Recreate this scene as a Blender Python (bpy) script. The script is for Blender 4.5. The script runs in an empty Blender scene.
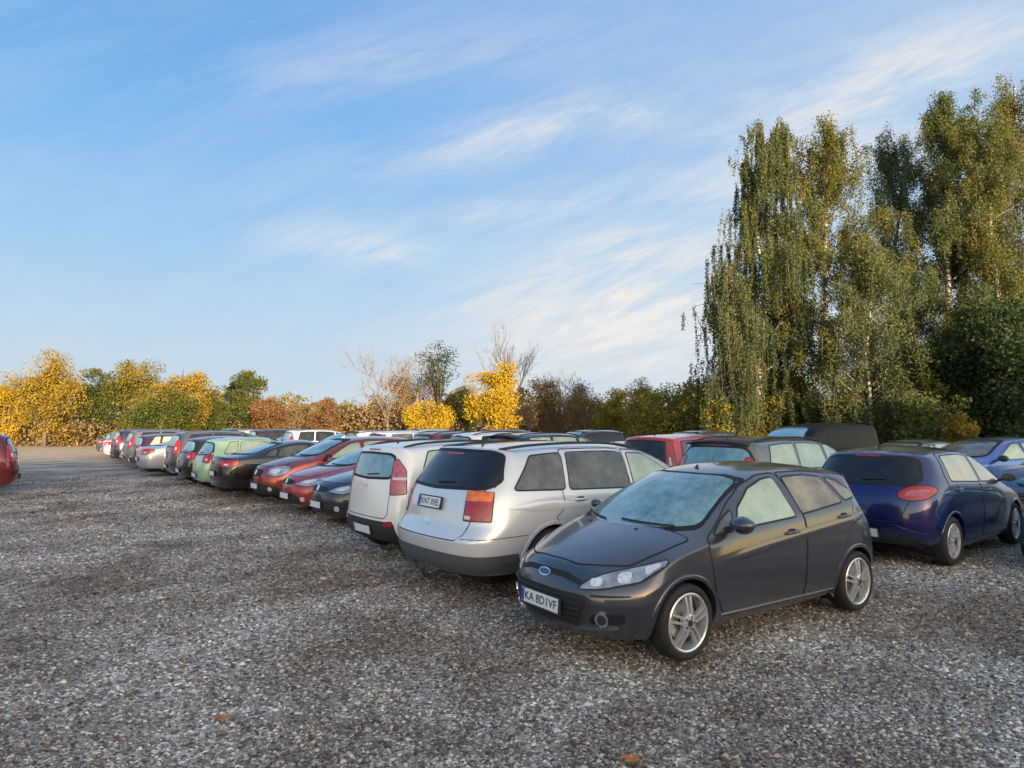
import bpy, bmesh, math, random
import numpy as np
from mathutils import Vector, Matrix
from mathutils.bvhtree import BVHTree
R=math.radians
random.seed(7); rng=np.random.default_rng(7)
scene=bpy.context.scene
col=scene.collection
# ------------------------------------------------------------------ materials
MATS={}
def newmat(name):
    m=bpy.data.materials.new(name); m.use_nodes=True
    nt=m.node_tree; b=nt.nodes['Principled BSDF']; MATS[name]=m
    return m,nt,b
def N(nt,t,**k):
    n=nt.nodes.new(t)
    for a,v in k.items():
        if a.startswith('i_'): n.inputs[int(a[2:])].default_value=v
        else: setattr(n,a,v)
    return n
def ramp(nt,stops,fac=None,interp='LINEAR'):
    r=N(nt,'ShaderNodeValToRGB'); cr=r.color_ramp; cr.interpolation=interp
    while len(cr.elements)<len(stops): cr.elements.new(0.5)
    for e,(p,c) in zip(cr.elements,stops):
        e.position=p; e.color=(c[0],c[1],c[2],1) if not isinstance(c,(int,float)) else (c,c,c,1)
    if fac is not None: nt.links.new(fac,r.inputs[0])
    return r
def simple(name,colr,rough=.5,metal=0,coat=0,spec=.5,bump=0,scale=40,var=0):
    m,nt,b=newmat(name)
    b.inputs['Base Color'].default_value=(*colr,1); b.inputs['Roughness'].default_value=rough
    b.inputs['Metallic'].default_value=metal; b.inputs['Coat Weight'].default_value=coat
    b.inputs['Specular IOR Level'].default_value=spec
    if bump or var:
        tc=N(nt,'ShaderNodeTexCoord'); no=N(nt,'ShaderNodeTexNoise'); no.inputs['Scale'].default_value=scale; no.inputs['Detail'].default_value=4
        nt.links.new(tc.outputs['Object'],no.inputs['Vector'])
        if bump:
            bp=N(nt,'ShaderNodeBump'); bp.inputs['Strength'].default_value=bump; bp.inputs['Distance'].default_value=.01
            nt.links.new(no.outputs[0],bp.inputs['Height']); nt.links.new(bp.outputs[0],b.inputs['Normal'])
        if var:
            c=colr; r=ramp(nt,[(.3,[x*(1-var) for x in c]),(.7,[min(1,x*(1+var)) for x in c])],no.outputs[0])
            nt.links.new(r.outputs[0],b.inputs['Base Color'])
    return m
def paint(name,colr,metal=.35,rough=.24,coat=1.,dust=.02):
    """car lacquer with road dust; sky sheen is painted onto its upward faces"""
    m,nt,b=newmat(name); L=nt.links
    tc=N(nt,'ShaderNodeTexCoord'); n1=N(nt,'ShaderNodeTexNoise'); n1.inputs['Scale'].default_value=3.; n1.inputs['Detail'].default_value=6
    n2=N(nt,'ShaderNodeTexNoise'); n2.inputs['Scale'].default_value=220.; n2.inputs['Detail'].default_value=2
    sp=N(nt,'ShaderNodeSeparateXYZ'); L.new(tc.outputs['Object'],sp.inputs[0])
    L.new(tc.outputs['Object'],n1.inputs['Vector']); L.new(tc.outputs['Object'],n2.inputs['Vector'])
    # dirt thrown up on the sills: mud colour stays on the lower half metre
    mr=N(nt,'ShaderNodeMapRange'); mr.inputs['From Min'].default_value=.55; mr.inputs['From Max'].default_value=.15
    mr.inputs['To Min'].default_value=0; mr.inputs['To Max'].default_value=.30; L.new(sp.outputs['Z'],mr.inputs[0])
    mm=N(nt,'ShaderNodeMath',operation='MULTIPLY'); L.new(mr.outputs[0],mm.inputs[0]); L.new(n1.outputs[0],mm.inputs[1])
    ad=N(nt,'ShaderNodeMath',operation='ADD'); L.new(mm.outputs[0],ad.inputs[0])
    m2=N(nt,'ShaderNodeMath',operation='MULTIPLY',i_1=dust); L.new(n1.outputs[0],m2.inputs[0]); L.new(m2.outputs[0],ad.inputs[1])
    mx=N(nt,'ShaderNodeMix',data_type='RGBA'); mx.inputs[6].default_value=(*colr,1); mx.inputs[7].default_value=(.22,.20,.175,1)
    L.new(ad.outputs[0],mx.inputs[0])
    # sheen of the sky put into the colour of upward faces
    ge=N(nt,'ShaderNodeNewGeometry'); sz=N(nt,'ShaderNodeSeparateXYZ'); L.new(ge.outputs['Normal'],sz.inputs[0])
    sheen=N(nt,'ShaderNodeMapRange'); sheen.inputs['From Min'].default_value=.5; sheen.inputs['From Max'].default_value=1.; sheen.inputs['To Max'].default_value=.20; L.new(sz.outputs[2],sheen.inputs[0])
    mw=N(nt,'ShaderNodeMix',data_type='RGBA'); mw.inputs[7].default_value=(.42,.46,.52,1); L.new(sheen.outputs[0],mw.inputs[0]); L.new(mx.outputs[2],mw.inputs[6]); L.new(mw.outputs[2],b.inputs['Base Color'])
    rr=N(nt,'ShaderNodeMapRange'); rr.inputs['From Min'].default_value=.3; rr.inputs['From Max'].default_value=.7
    rr.inputs['To Min'].default_value=rough; rr.inputs['To Max'].default_value=rough+.03
    L.new(n1.outputs[0],rr.inputs[0]); L.new(rr.outputs[0],b.inputs['Roughness'])
    b.inputs['Metallic'].default_value=metal; b.inputs['Coat Weight'].default_value=coat; b.inputs['Coat Roughness'].default_value=.06
    return m
def glass(name,c1,c2,rough=.12,metal=.0,coat=1.,spec=.8):
    """car glass with uneven condensation; pale panes have reflected sky put into their colour"""
    m,nt,b=newmat(name); L=nt.links
    tc=N(nt,'ShaderNodeTexCoord'); n1=N(nt,'ShaderNodeTexNoise'); n1.inputs['Scale'].default_value=3.4; n1.inputs['Detail'].default_value=11; n1.inputs['Roughness'].default_value=.74
    L.new(tc.outputs['Object'],n1.inputs['Vector'])
    r=ramp(nt,[(.36,c1),(.64,c2)],n1.outputs[0]); L.new(r.outputs[0],b.inputs['Base Color'])
    rr=ramp(nt,[(.35,max(.03,rough-.06)),(.7,rough+.12)],n1.outputs[0]); L.new(rr.outputs[0],b.inputs['Roughness'])
    b.inputs['Metallic'].default_value=metal; b.inputs['Coat Weight'].default_value=coat; b.inputs['Coat Roughness'].default_value=.04
    b.inputs['Specular IOR Level'].default_value=spec
    return m
def mats_basic():
    simple('black_plastic',(.022,.022,.024),.55,bump=.3,scale=300)
    simple('seal',(.008,.008,.009),.6)
    simple('well',(.006,.006,.006),.9)
    simple('rubber',(.018,.018,.019),.75,bump=.3,scale=60,var=.4)
    simple('alloy',(.66,.67,.70),.25,metal=.65,coat=.3)
    simple('alloy_dark',(.05,.05,.05),.5,metal=.5)
    simple('chrome',(.8,.8,.8),.12,metal=1)
    simple('satin',(.55,.56,.57),.35,metal=.8)
    simple('headlamp_glass',(.33,.37,.42),.10,coat=1,metal=.35,var=.5,scale=9)
    simple('headlamp_inner',(.80,.82,.85),.15,metal=.4,var=.3,scale=30,coat=1)
    simple('red_lens',(.36,.008,.008),.18,coat=1,var=.35,scale=14)
    simple('pink_lens',(.45,.10,.13),.2,coat=1,var=.3,scale=14)
    simple('amber_lens',(.75,.16,.01),.18,coat=1,var=.3,scale=14)
    simple('clear_lens',(.6,.6,.62),.15,coat=1)
    simple('plate_white',(.72,.73,.74),.4)
    simple('plate_blue',(.02,.06,.35),.4)
    simple('plate_ink',(.01,.01,.012),.5)
    simple('badge_blue',(.01,.03,.16),.25,coat=1)
    glass('glass_front',(.035,.12,.13),(.23,.41,.42),.09)
    glass('glass_side',(.34,.42,.30),(.52,.58,.42),.10,metal=.35)  # pale reflection of the low sky is put into this colour
    glass('glass_side_brown',(.10,.08,.045),(.30,.25,.15),.12)
    glass('glass_tint',(.008,.009,.012),(.02,.022,.028),.14,coat=.25,spec=.45)
    glass('glass_grey',(.05,.052,.05),(.15,.15,.14),.12,coat=.6,spec=.5)
# ------------------------------------------------------------------ object helpers
def link(o,parent=None):
    col.objects.link(o)
    if parent is not None: o.parent=parent
    return o
def mesh_obj(name,V,F,mat,parent=None,smooth=False,sharp=None,midx=None):
    me=bpy.data.meshes.new(name)
    me.from_pydata([tuple(map(float,v)) for v in V],[],[tuple(int(i) for i in f) for f in F])
    for m in (mat if isinstance(mat,(list,tuple)) else [mat]): me.materials.append(MATS[m] if isinstance(m,str) else m)
    if midx is not None: me.polygons.foreach_set('material_index',np.array(midx,dtype=np.int32))
    if smooth: me.polygons.foreach_set('use_smooth',np.ones(len(me.polygons),dtype=bool))
    if sharp is not None: me.set_sharp_from_angle(angle=R(sharp))
    me.update()
    return link(bpy.data.objects.new(name,me),parent)
def bm_obj(name,bm,mat,parent=None,smooth=False,sharp=None):
    me=bpy.data.meshes.new(name); bm.normal_update(); bm.to_mesh(me); bm.free()
    for m in (mat if isinstance(mat,(list,tuple)) else [mat]): me.materials.append(MATS[m] if isinstance(m,str) else m)
    if smooth: me.polygons.foreach_set('use_smooth',np.ones(len(me.polygons),dtype=bool))
    if sharp is not None: me.set_sharp_from_angle(angle=R(sharp))
    return link(bpy.data.objects.new(name,me),parent)
def tag(o,label=None,cat=None,group=None,kind=None):
    if label: o['label']=label
    if cat: o['category']=cat
    if group: o['group']=group
    if kind: o['kind']=kind
    return o
def empty(name,loc,rz=0):
    o=bpy.data.objects.new(name,None); o.empty_display_size=.3; link(o); o.location=loc; o.rotation_euler=(0,0,rz); return o
def add_box(bm,c,s,rot=None,bev=0):
    r=bmesh.ops.create_cube(bm,size=1); vs=r['verts']
    M=Matrix.Translation(c)@(rot if rot is not None else Matrix())@Matrix.Diagonal((*s,1))
    bmesh.ops.transform(bm,matrix=M,verts=vs)
    if bev:
        es=list({e for v in vs for e in v.link_edges}); bmesh.ops.bevel(bm,geom=es,offset=bev,segments=2,profile=.6,affect='EDGES')
    return vs
def add_tube(bm,pts,rads,seg=8,caps=True):
    pts=[Vector(p) for p in pts]
    if not isinstance(rads,(list,tuple)): rads=[rads]*len(pts)
    rings=[]; up=Vector((0,0,1))
    for i,p in enumerate(pts):
        t=(pts[min(i+1,len(pts)-1)]-pts[max(i-1,0)]).normalized()
        a=t.cross(up if abs(t.z)<.95 else Vector((1,0,0))).normalized(); b=t.cross(a)
        rings.append([bm.verts.new(p+rads[i]*(math.cos(2*math.pi*k/seg)*a+math.sin(2*math.pi*k/seg)*b)) for k in range(seg)])
    for r0,r1 in zip(rings,rings[1:]):
        for k in range(seg): bm.faces.new((r0[k],r0[(k+1)%seg],r1[(k+1)%seg],r1[k]))
    if caps: bm.faces.new(rings[0][::-1]); bm.faces.new(rings[-1])
def lathe(bm,prof,seg=40,axis='y',c=(0,0,0),closed=False,mat=0):
    """prof: (radius, along)"""
    rings=[]
    for r,a in prof:
        ring=[]
        for k in range(seg):
            t=2*math.pi*k/seg
            ring.append(bm.verts.new((c[0]+r*math.cos(t),c[1]+a,c[2]+r*math.sin(t))))
        rings.append(ring)
    n=len(rings)
    for i in range(n if closed else n-1):
        a,b=rings[i],rings[(i+1)%n]
        for k in range(seg):
            f=bm.faces.new((a[k],a[(k+1)%seg],b[(k+1)%seg],b[k])); f.material_index=mat
# ------------------------------------------------------------------ car builder
def interp(pts,x):
    return float(np.interp(x,[p[0] for p in pts],[p[1] for p in pts]))
def build_cage(s):
    T=s['top']; n=len(T); L=s['L']; hw=s['W']/2
    fr=[0,.38,.74,1.0]; prof=[0,.07,.34,1.0]
    belt=s['belt']; zb=s['zb']; fs=s.get('fs',.34); rs=s.get('rs',.22)
    yplan=s.get('yplan',[(0,.80),(.12,.955),(.28,1.0),(.8,1.0),(.93,.965),(1.0,.88)])
    tum=s.get('tumble',.46)
    side=[]  # per station list of k0..k5 points (x,y,z) at side edge
    for i,(x,z) in enumerate(T):
        sh=fs*math.exp(-(x-T[0][0])/.5)-rs*math.exp(-(T[-1][0]-x)/.30)
        if i in s.get('ws_st',()): sh+=s.get('ws_bow',.07)
        xs=x+sh
        bz=min(interp(belt,xs),z-.085); g=z-bz
        pf=interp(yplan,xs/L)
        gh=g>.12
        crown=s.get('crown',.075) if gh else .04
        zr=z-crown*(1 if gh else 1)
        yb=hw*pf*.965
        y5=yb-tum*(zr-bz)-.015 if gh else yb*s.get('hood_y',.88)
        if gh and (i in s.get('ws_st',())): pass
        z0=interp(zb,xs)
        zk=[z0,z0+s.get('sill',.13),z0+(bz-z0)*.50,z0+(bz-z0)*.80,bz,zr]
        yk=[hw*pf*.90,hw*pf*.975,hw*pf*1.0,hw*pf*.995,yb,y5]
        side.append([[xs,yk[k],zk[k]] for k in range(6)])
    # front and rear columns
    def endcol(i,spec,sgn,setb,ef):
        for k,(dx,z) in enumerate(spec):
            p=side[i][k]
            p[0]=dx+sgn*setb; p[2]=z
            if ef: p[1]*=ef[k]
    endcol(0,s['nose'],1,fs,s.get('nose_y')); endcol(n-1,s['tail'],-1,rs,s.get('tail_y'))
    V={}; co=[]
    def add(i,j,k):
        key=(i,j,k)
        if key in V: return V[key]
        # position
        if k==5 or k==0:
            e=side[i][k]; f=fr[abs(j)]
            zc=T[i][1] if k==5 else e[2]
            if i==0: xc=s['nose'][k][0]; zc=s['nose'][5][1]+.035 if k==5 else s['nose'][k][1]
            elif i==n-1: xc=s['tail'][k][0]; zc=(s['tail'][5][1]+s.get('tail_crown',.04)) if k==5 else s['tail'][k][1]
            else: xc=T[i][0] if k==5 else e[0]
            z=zc+(e[2]-zc)*(f**2.4); x=xc+(e[0]-xc)*prof[abs(j)]; y=e[1]*f
        elif i in(0,n-1):
            e=side[i][k]; sp=(s['nose'] if i==0 else s['tail'])[k]; f=fr[abs(j)]
            x=sp[0]+(e[0]-sp[0])*prof[abs(j)]; y=e[1]*f; z=sp[1]
        else:
            x,y,z=side[i][k]
        V[key]=len(co); co.append((x,y if j>=0 else -y,z)); return V[key]
    F=[];MI=[]
    js=[-3,-2,-1,0,1,2,3]
    clad=s.get('clad',0)
    for i in range(n-1):
        for a,b in zip(js,js[1:]):
            F.append((add(i,a,5),add(i,b,5),add(i+1,b,5),add(i+1,a,5))[::-1]); MI.append(0)
            F.append((add(i,a,0),add(i,b,0),add(i+1,b,0),add(i+1,a,0))); MI.append(1)
        for k in range(5):
            m=1 if k<clad else 0
            F.append((add(i,3,k),add(i+1,3,k),add(i+1,3,k+1),add(i,3,k+1))[::-1]); MI.append(m)
            F.append((add(i,-3,k),add(i+1,-3,k),add(i+1,-3,k+1),add(i,-3,k+1))); MI.append(m)
    for a,b in zip(js,js[1:]):
        for k in range(5):
            mf=1 if k<s.get('clad_f',clad) else 0; mr_=1 if k<s.get('clad_r',clad) else 0
            F.append((add(0,a,k),add(0,b,k),add(0,b,k+1),add(0,a,k+1))[::-1]); MI.append(mf)
            F.append((add(n-1,a,k),add(n-1,b,k),add(n-1,b,k+1),add(n-1,a,k+1))); MI.append(mr_)
    cr={}
    def crease(a,b,v): cr[tuple(sorted((V[a],V[b])))]=v
    for i in range(n-1):
        for sg in(3,-3):
            crease((i,sg,4),(i+1,sg,4),s.get('cr_belt',.35)); crease((i,sg,3),(i+1,sg,3),s.get('cr_waist',.25))
            crease((i,sg,0),(i+1,sg,0),.6); crease((i,sg,5),(i+1,sg,5),.25)
    for a,b in zip(js,js[1:]):
        crease((0,a,5),(0,b,5),.4); crease((n-1,a,5),(n-1,b,5),s.get('cr_tail',.6))
        crease((0,a,0),(0,b,0),.6); crease((n-1,a,0),(n-1,b,0),.6)
        if s.get('cr_cowl') is not None:
            c=s['cr_cowl']; crease((c,a,5),(c,b,5),.4)
        for (k,v) in s.get('cr_rear',[]): crease((n-1,a,k),(n-1,b,k),v)
        for (k,v) in s.get('cr_front',[]): crease((0,a,k),(0,b,k),v)
        for (i,v) in s.get('cr_top',[]): crease((i,a,5),(i,b,5),v)
    return co,F,MI,cr
class Car: pass
def eval_mesh(o):
    dg=bpy.context.evaluated_depsgraph_get(); dg.update()
    return bpy.data.meshes.new_from_object(o.evaluated_get(dg))
def car_body(s,root,paintmat):
    co,F,MI,cr=build_cage(s)
    me=bpy.data.meshes.new('cage'); me.from_pydata(co,[],F)
    me.polygons.foreach_set('material_index',np.array(MI,dtype=np.int32))
    me.update()
    at=me.attributes.new('crease_edge','FLOAT','EDGE')
    for e in me.edges:
        v=cr.get(tuple(sorted(e.vertices)))
        if v: at.data[e.index].value=v
    o=bpy.data.objects.new('cage',me); col.objects.link(o)
    md=o.modifiers.new('s','SUBSURF'); md.levels=md.render_levels=s.get('sub',3); md.boundary_smooth='ALL'
    em=eval_mesh(o); bpy.data.objects.remove(o)
    c=Car(); c.s=s; c.root=root; c.paint=paintmat
    n=len(em.vertices); V=np.empty(n*3); em.vertices.foreach_get('co',V); V=V.reshape(-1,3)
    polys=[tuple(p.vertices) for p in em.polygons]; mi=[p.material_index for p in em.polygons]
    # limit surface shrinks a little: scale back to the real size
    mn,mx=V.min(0),V.max(0)
    V[:,0]=(V[:,0]-mn[0])/(mx[0]-mn[0])*s['L']
    V[:,1]*=s['W']/2/mx[1]
    zt=mx[2]; k=(s['H']-.3)/(zt-.3); V[:,2]=np.where(V[:,2]>.3,.3+(V[:,2]-.3)*k,V[:,2])
    c.V=V; c.bvh=BVHTree.FromPolygons([tuple(v) for v in V],polys)
    # wheel arches
    keep=[];km=[]
    rad=s['arch']; wz=s['rw']
    wxs=[s['fo'],s['fo']+s['wb']]
    P=np.array([V[list(p)].mean(0) for p in polys])
    inside=np.zeros(len(polys),bool)
    for wx in wxs:
        inside|=(np.hypot(P[:,0]-wx,P[:,2]-wz)<rad-.004)&(np.abs(P[:,1])>s['W']/2-.30)
    removed=set()
    for p,m,ins in zip(polys,mi,inside):
        if ins: removed.update(p)
        else: keep.append(p); km.append(m)
    used=set(v for p in keep for v in p)
    V2=V.copy()
    for v in removed&used:
        for wx in wxs:
            dx,dz=V[v,0]-wx,V[v,2]-wz; d=math.hypot(dx,dz)
            if d<rad+.09 and abs(V[v,1])>s['W']/2-.20 and d>.05:
                if dz>-.35*rad: V2[v,0]=wx+dx/d*rad; V2[v,2]=wz+dz/d*rad
                else: V2[v,0]=wx+math.copysign(math.sqrt(max(rad*rad-dz*dz,.01)),dx)
    em2=mesh_obj('body',V2-np.array([s['L']/2,0,0]),keep,[paintmat,'black_plastic'],root,True,None,km)
    bpy.data.meshes.remove(em)
    # liners
    c.wxs=wxs
    for wx in wxs:
        for sg in(-1,1):
            vs=[];fs=[];seg=30
            for q in range(seg+1):
                t=R(-28)+R(236)*q/seg; x=wx+(rad+.004)*math.cos(t); z=wz+(rad+.004)*math.sin(t)
                y=c.side_y(x,max(z,interp(s['zb'],x)+.03),sg)-.012
                vs+= [(x-s['L']/2,sg*y,z),(x-s['L']/2,sg*(s['W']/2-.30),z)]
            for q in range(seg): fs.append((2*q,2*q+2,2*q+3,2*q+1))
            fs.append(tuple(range(1,2*seg+3,2)))
            mesh_obj('wheel_arch_liner',vs,fs,'well',root)
            # lip
            if s.get('lip',.028):
                vs=[];fs=[]; w=s.get('lip',.028); t0,t1=s.get('lip_ang',(-18,198)); hh=s.get('lip_h',.010)
                a0=R(t0);a1=R(t1);seg=40
                for q in range(seg+1):
                    t=a0+(a1-a0)*q/seg
                    yy=[]
                    for r_ in (rad-.006,rad+.4*w,rad+w,rad+w+.004):
                        x=wx+r_*math.cos(t); z=wz+r_*math.sin(t)
                        yy.append((x,c.side_y(x,z,sg),z))
                    offs=(hh*.6,hh,hh*.5,-.004)
                    base=yy[0]; vs.append((base[0]-s['L']/2,sg*(base[1]-.05),base[2]))
                    for (x,y,z),of in zip(yy,offs): vs.append((x-s['L']/2,sg*(y+of),z))
                m_=5
                for q in range(seg):
                    for a in range(m_-1): fs.append((m_*q+a,m_*q+a+1,m_*(q+1)+a+1,m_*(q+1)+a))
                mesh_obj('wheel_arch_lip',vs,fs,'black_plastic' if s.get('lip_black') else paintmat,root,True,50)
    return c
def side_y(self,x,z,sg=1):
    h=self.bvh.ray_cast(Vector((x,sg*3,z)),Vector((0,-sg,0)))
    if h[0] is None:
        for dz in (.03,.06,.1,.15,.2):
            h=self.bvh.ray_cast(Vector((x,sg*3,z+dz)),Vector((0,-sg,0)))
            if h[0] is not None: return abs(h[0].y)
        return self.s['W']/2*.93
    return abs(h[0].y)
Car.side_y=side_y
def round_poly(P,r,seg=5):
    out=[]; n=len(P)
    for i in range(n):
        a,b,c_=P[i-1],P[i],P[(i+1)%n]
        rr=r[i] if isinstance(r,(list,tuple)) else r
        va,vc=a-b,c_-b; la,lc=va.length,vc.length
        if rr<=0 or la<1e-6 or lc<1e-6: out.append(b.copy()); continue
        d=min(rr,.45*la,.45*lc); p0=b+va/la*d; p2=b+vc/lc*d
        for q in range(seg+1):
            t=q/seg; out.append((1-t)**2*p0+2*t*(1-t)*b+t*t*p2)
    return out
def patch(c,name,pts,dirn,mat,off=.004,r=.03,cell=.04,parent=None,rim=.012,grow=0,smooth=True):
    """panel cut to a closed outline and laid on the body: pts are rough 3D points (car coords), dirn points from outside to the body"""
    d=Vector(dirn).normalized(); up=Vector((0,0,1))
    if abs(d.z)>.9: up=Vector((1,0,0))
    e1=d.cross(up).normalized(); e2=e1.cross(d).normalized()
    o0=sum((Vector(p) for p in pts),Vector())/len(pts)
    Q=[Vector(((Vector(p)-o0).dot(e1),(Vector(p)-o0).dot(e2))) for p in pts]
    Q=round_poly(Q,r)
    if grow:
        A=sum(Q[i-1].cross(Q[i]) for i in range(len(Q)))
        sg=1 if A>0 else -1; G=[]
        for i in range(len(Q)):
            t=(Q[(i+1)%len(Q)]-Q[i-1]); 
            if t.length<1e-7: G.append(Q[i]); continue
            t.normalize(); G.append(Q[i]+Vector((t.y,-t.x))*grow*sg)
        Q=G
    bm=bmesh.new()
    vs=[bm.verts.new((q.x,q.y,0)) for q in Q]; bm.faces.new(vs)
    bmesh.ops.remove_doubles(bm,verts=bm.verts,dist=.0008)
    xs=[q.x for q in Q]; ys=[q.y for q in Q]
    for lo,hi,nrm in ((min(xs),max(xs),(1,0,0)),(min(ys),max(ys),(0,1,0))):
        k=int((hi-lo)/cell)
        for i in range(1,k+1):
            p=lo+(hi-lo)*i/(k+1)
            bmesh.ops.bisect_plane(bm,geom=bm.verts[:]+bm.edges[:]+bm.faces[:],plane_co=(p*nrm[0],p*nrm[1],0),plane_no=nrm)
    bm.normal_update()
    bnd=[v for v in bm.verts if v.is_boundary]
    last=None; res={}; miss=[]
    for v in bm.verts:
        w=o0+e1*v.co.x+e2*v.co.y
        h=c.bvh.ray_cast(w-d*4,d)
        if h[0] is None: miss.append(v); res[v]=None
        else:
            nr=h[1]
            if nr.dot(d)>0: nr=-nr
            res[v]=(h[0],nr)
    hit=[x for x in res.values() if x]
    if not hit: bm.free(); return None
    for v in miss:
        w=o0+e1*v.co.x+e2*v.co.y
        f=min(hit,key=lambda x:(x[0]-w-d*((x[0]-w).dot(d))).length); 
        q=w+d*((f[0]-w).dot(d)); res[v]=(q*.2+f[0]*.8,f[1])
    Lh=c.s['L']/2
    be=[e for e in bm.edges if e.is_boundary]
    base={v:res[v] for v in bm.verts}
    faces0=bm.faces[:]
    for v,(p,nr) in base.items(): v.co=p+nr*off-Vector((Lh,0,0))
    # rim skirt
    nv={}
    for v in bnd:
        p,nr=base[v]; nv[v]=bm.verts.new(p-nr*rim-Vector((Lh,0,0)))
    for e in be:
        a,b=e.verts
        f=e.link_faces[0]
        lp=[l for l in f.loops if l.edge==e][0]
        a,b=lp.vert,lp.link_loop_next.vert
        bm.faces.new((b,a,nv[a],nv[b]))
    # orient outward
    f=faces0[len(faces0)//2]; f.normal_update()
    bm.normal_update()
    s_=sum((g.normal.dot(d)*g.calc_area() for g in faces0))
    if s_>0: bmesh.ops.reverse_faces(bm,faces=bm.faces[:])
    o=bm_obj(name,bm,mat,parent or c.root,smooth,40 if smooth else None)
    return o
def mir(pts,sg): return [(x,sg*abs(y) if True else y,z) for x,y,z in pts]
def sidepts(pts,sg): return [(x,sg*2,z) for x,z in pts]
def strip(P,w):
    """polyline (list of 3D tuples, planar-ish) -> thin closed outline in the xz / yz plane"""
    P=[Vector(p) for p in P]; A=[];B=[]
    return P
def outline_strip(c,name,pts,dirn,w,mat,off,parent=None,r=.04):
    """thin raised-edge ribbon that follows a closed outline on the body (shut lines)"""
    d=Vector(dirn).normalized(); up=Vector((0,0,1)) if abs(d.z)<.9 else Vector((1,0,0))
    e1=d.cross(up).normalized(); e2=e1.cross(d).normalized()
    o0=sum((Vector(p) for p in pts),Vector())/len(pts)
    Q=round_poly([Vector(((Vector(p)-o0).dot(e1),(Vector(p)-o0).dot(e2))) for p in pts],r)
    P=[]
    for i in range(len(Q)):
        a,b=Q[i],Q[(i+1)%len(Q)]; n=max(1,int((b-a).length/.035))
        for q in range(n): P.append(a.lerp(b,q/n))
    vs=[];fs=[];n=len(P)
    for i in range(n):
        t=P[(i+1)%n]-P[i-1]; t.normalize(); nn=Vector((-t.y,t.x))
        for sgn in(-1,0,1):
            q=P[i]+nn*w/2*sgn; wp=o0+e1*q.x+e2*q.y
            h=c.bvh.ray_cast(wp-d*4,d)
            if h[0] is None:
                if vs: vs.append(vs[-1].copy()); continue
                h=(wp,-d)
            nr=h[1] if h[1].dot(d)<0 else -h[1]
            vs.append(h[0]+nr*(off if sgn==0 else off*.8)-Vector((c.s['L']/2,0,0)))
    for i in range(n):
        j=(i+1)%n
        if (vs[3*i]-vs[3*j]).length>.3: continue
        for a in(0,1): fs.append((3*i+a,3*i+a+1,3*j+a+1,3*j+a))
    return mesh_obj(name,vs,fs,mat,parent or c.root,True)
def line_patch(c,name,pts2,plane,dirn,w,mat,off,parent=None,fixed=0,taper=False):
    """thin strip of width w following pts2 given in plane 'xz','yz' or 'xy'"""
    P=[]
    for a,b in zip(pts2,pts2[1:]):
        n=max(1,int(math.dist(a,b)/.05))
        for q in range(n): P.append((a[0]+(b[0]-a[0])*q/n,a[1]+(b[1]-a[1])*q/n))
    P.append(tuple(pts2[-1])); vs=[];fs=[]
    d=Vector(dirn).normalized()
    for i,p in enumerate(P):
        q0=P[max(0,i-1)];q1=P[min(len(P)-1,i+1)]
        tx,ty=q1[0]-q0[0],q1[1]-q0[1]; l=math.hypot(tx,ty) or 1; nx,ny=-ty/l,tx/l
        k_=min(1,min(i,len(P)-1-i)/9+.02) if taper else 1
        for sgn in(-1,0,1):
            a,b=p[0]+nx*w*k_/2*sgn,p[1]+ny*w*k_/2*sgn
            w3={'xz':(a,fixed,b),'yz':(fixed,a,b),'xy':(a,b,fixed)}[plane]
            h=c.bvh.ray_cast(Vector(w3)-d*8,d)
            if h[0] is None: h=(Vector(w3),-d)
            nr=h[1] if h[1].dot(d)<0 else -h[1]
            vs.append(h[0]+nr*((off if sgn==0 else off*.1)*k_ if taper else (off if sgn==0 else off*.3))-Vector((c.s['L']/2,0,0)))
    for i in range(len(P)-1):
        for a in(0,1): fs.append((3*i+a,3*i+a+1,3*i+4+a,3*i+3+a))
    return mesh_obj(name,vs,fs,mat,parent or c.root,True)
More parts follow.
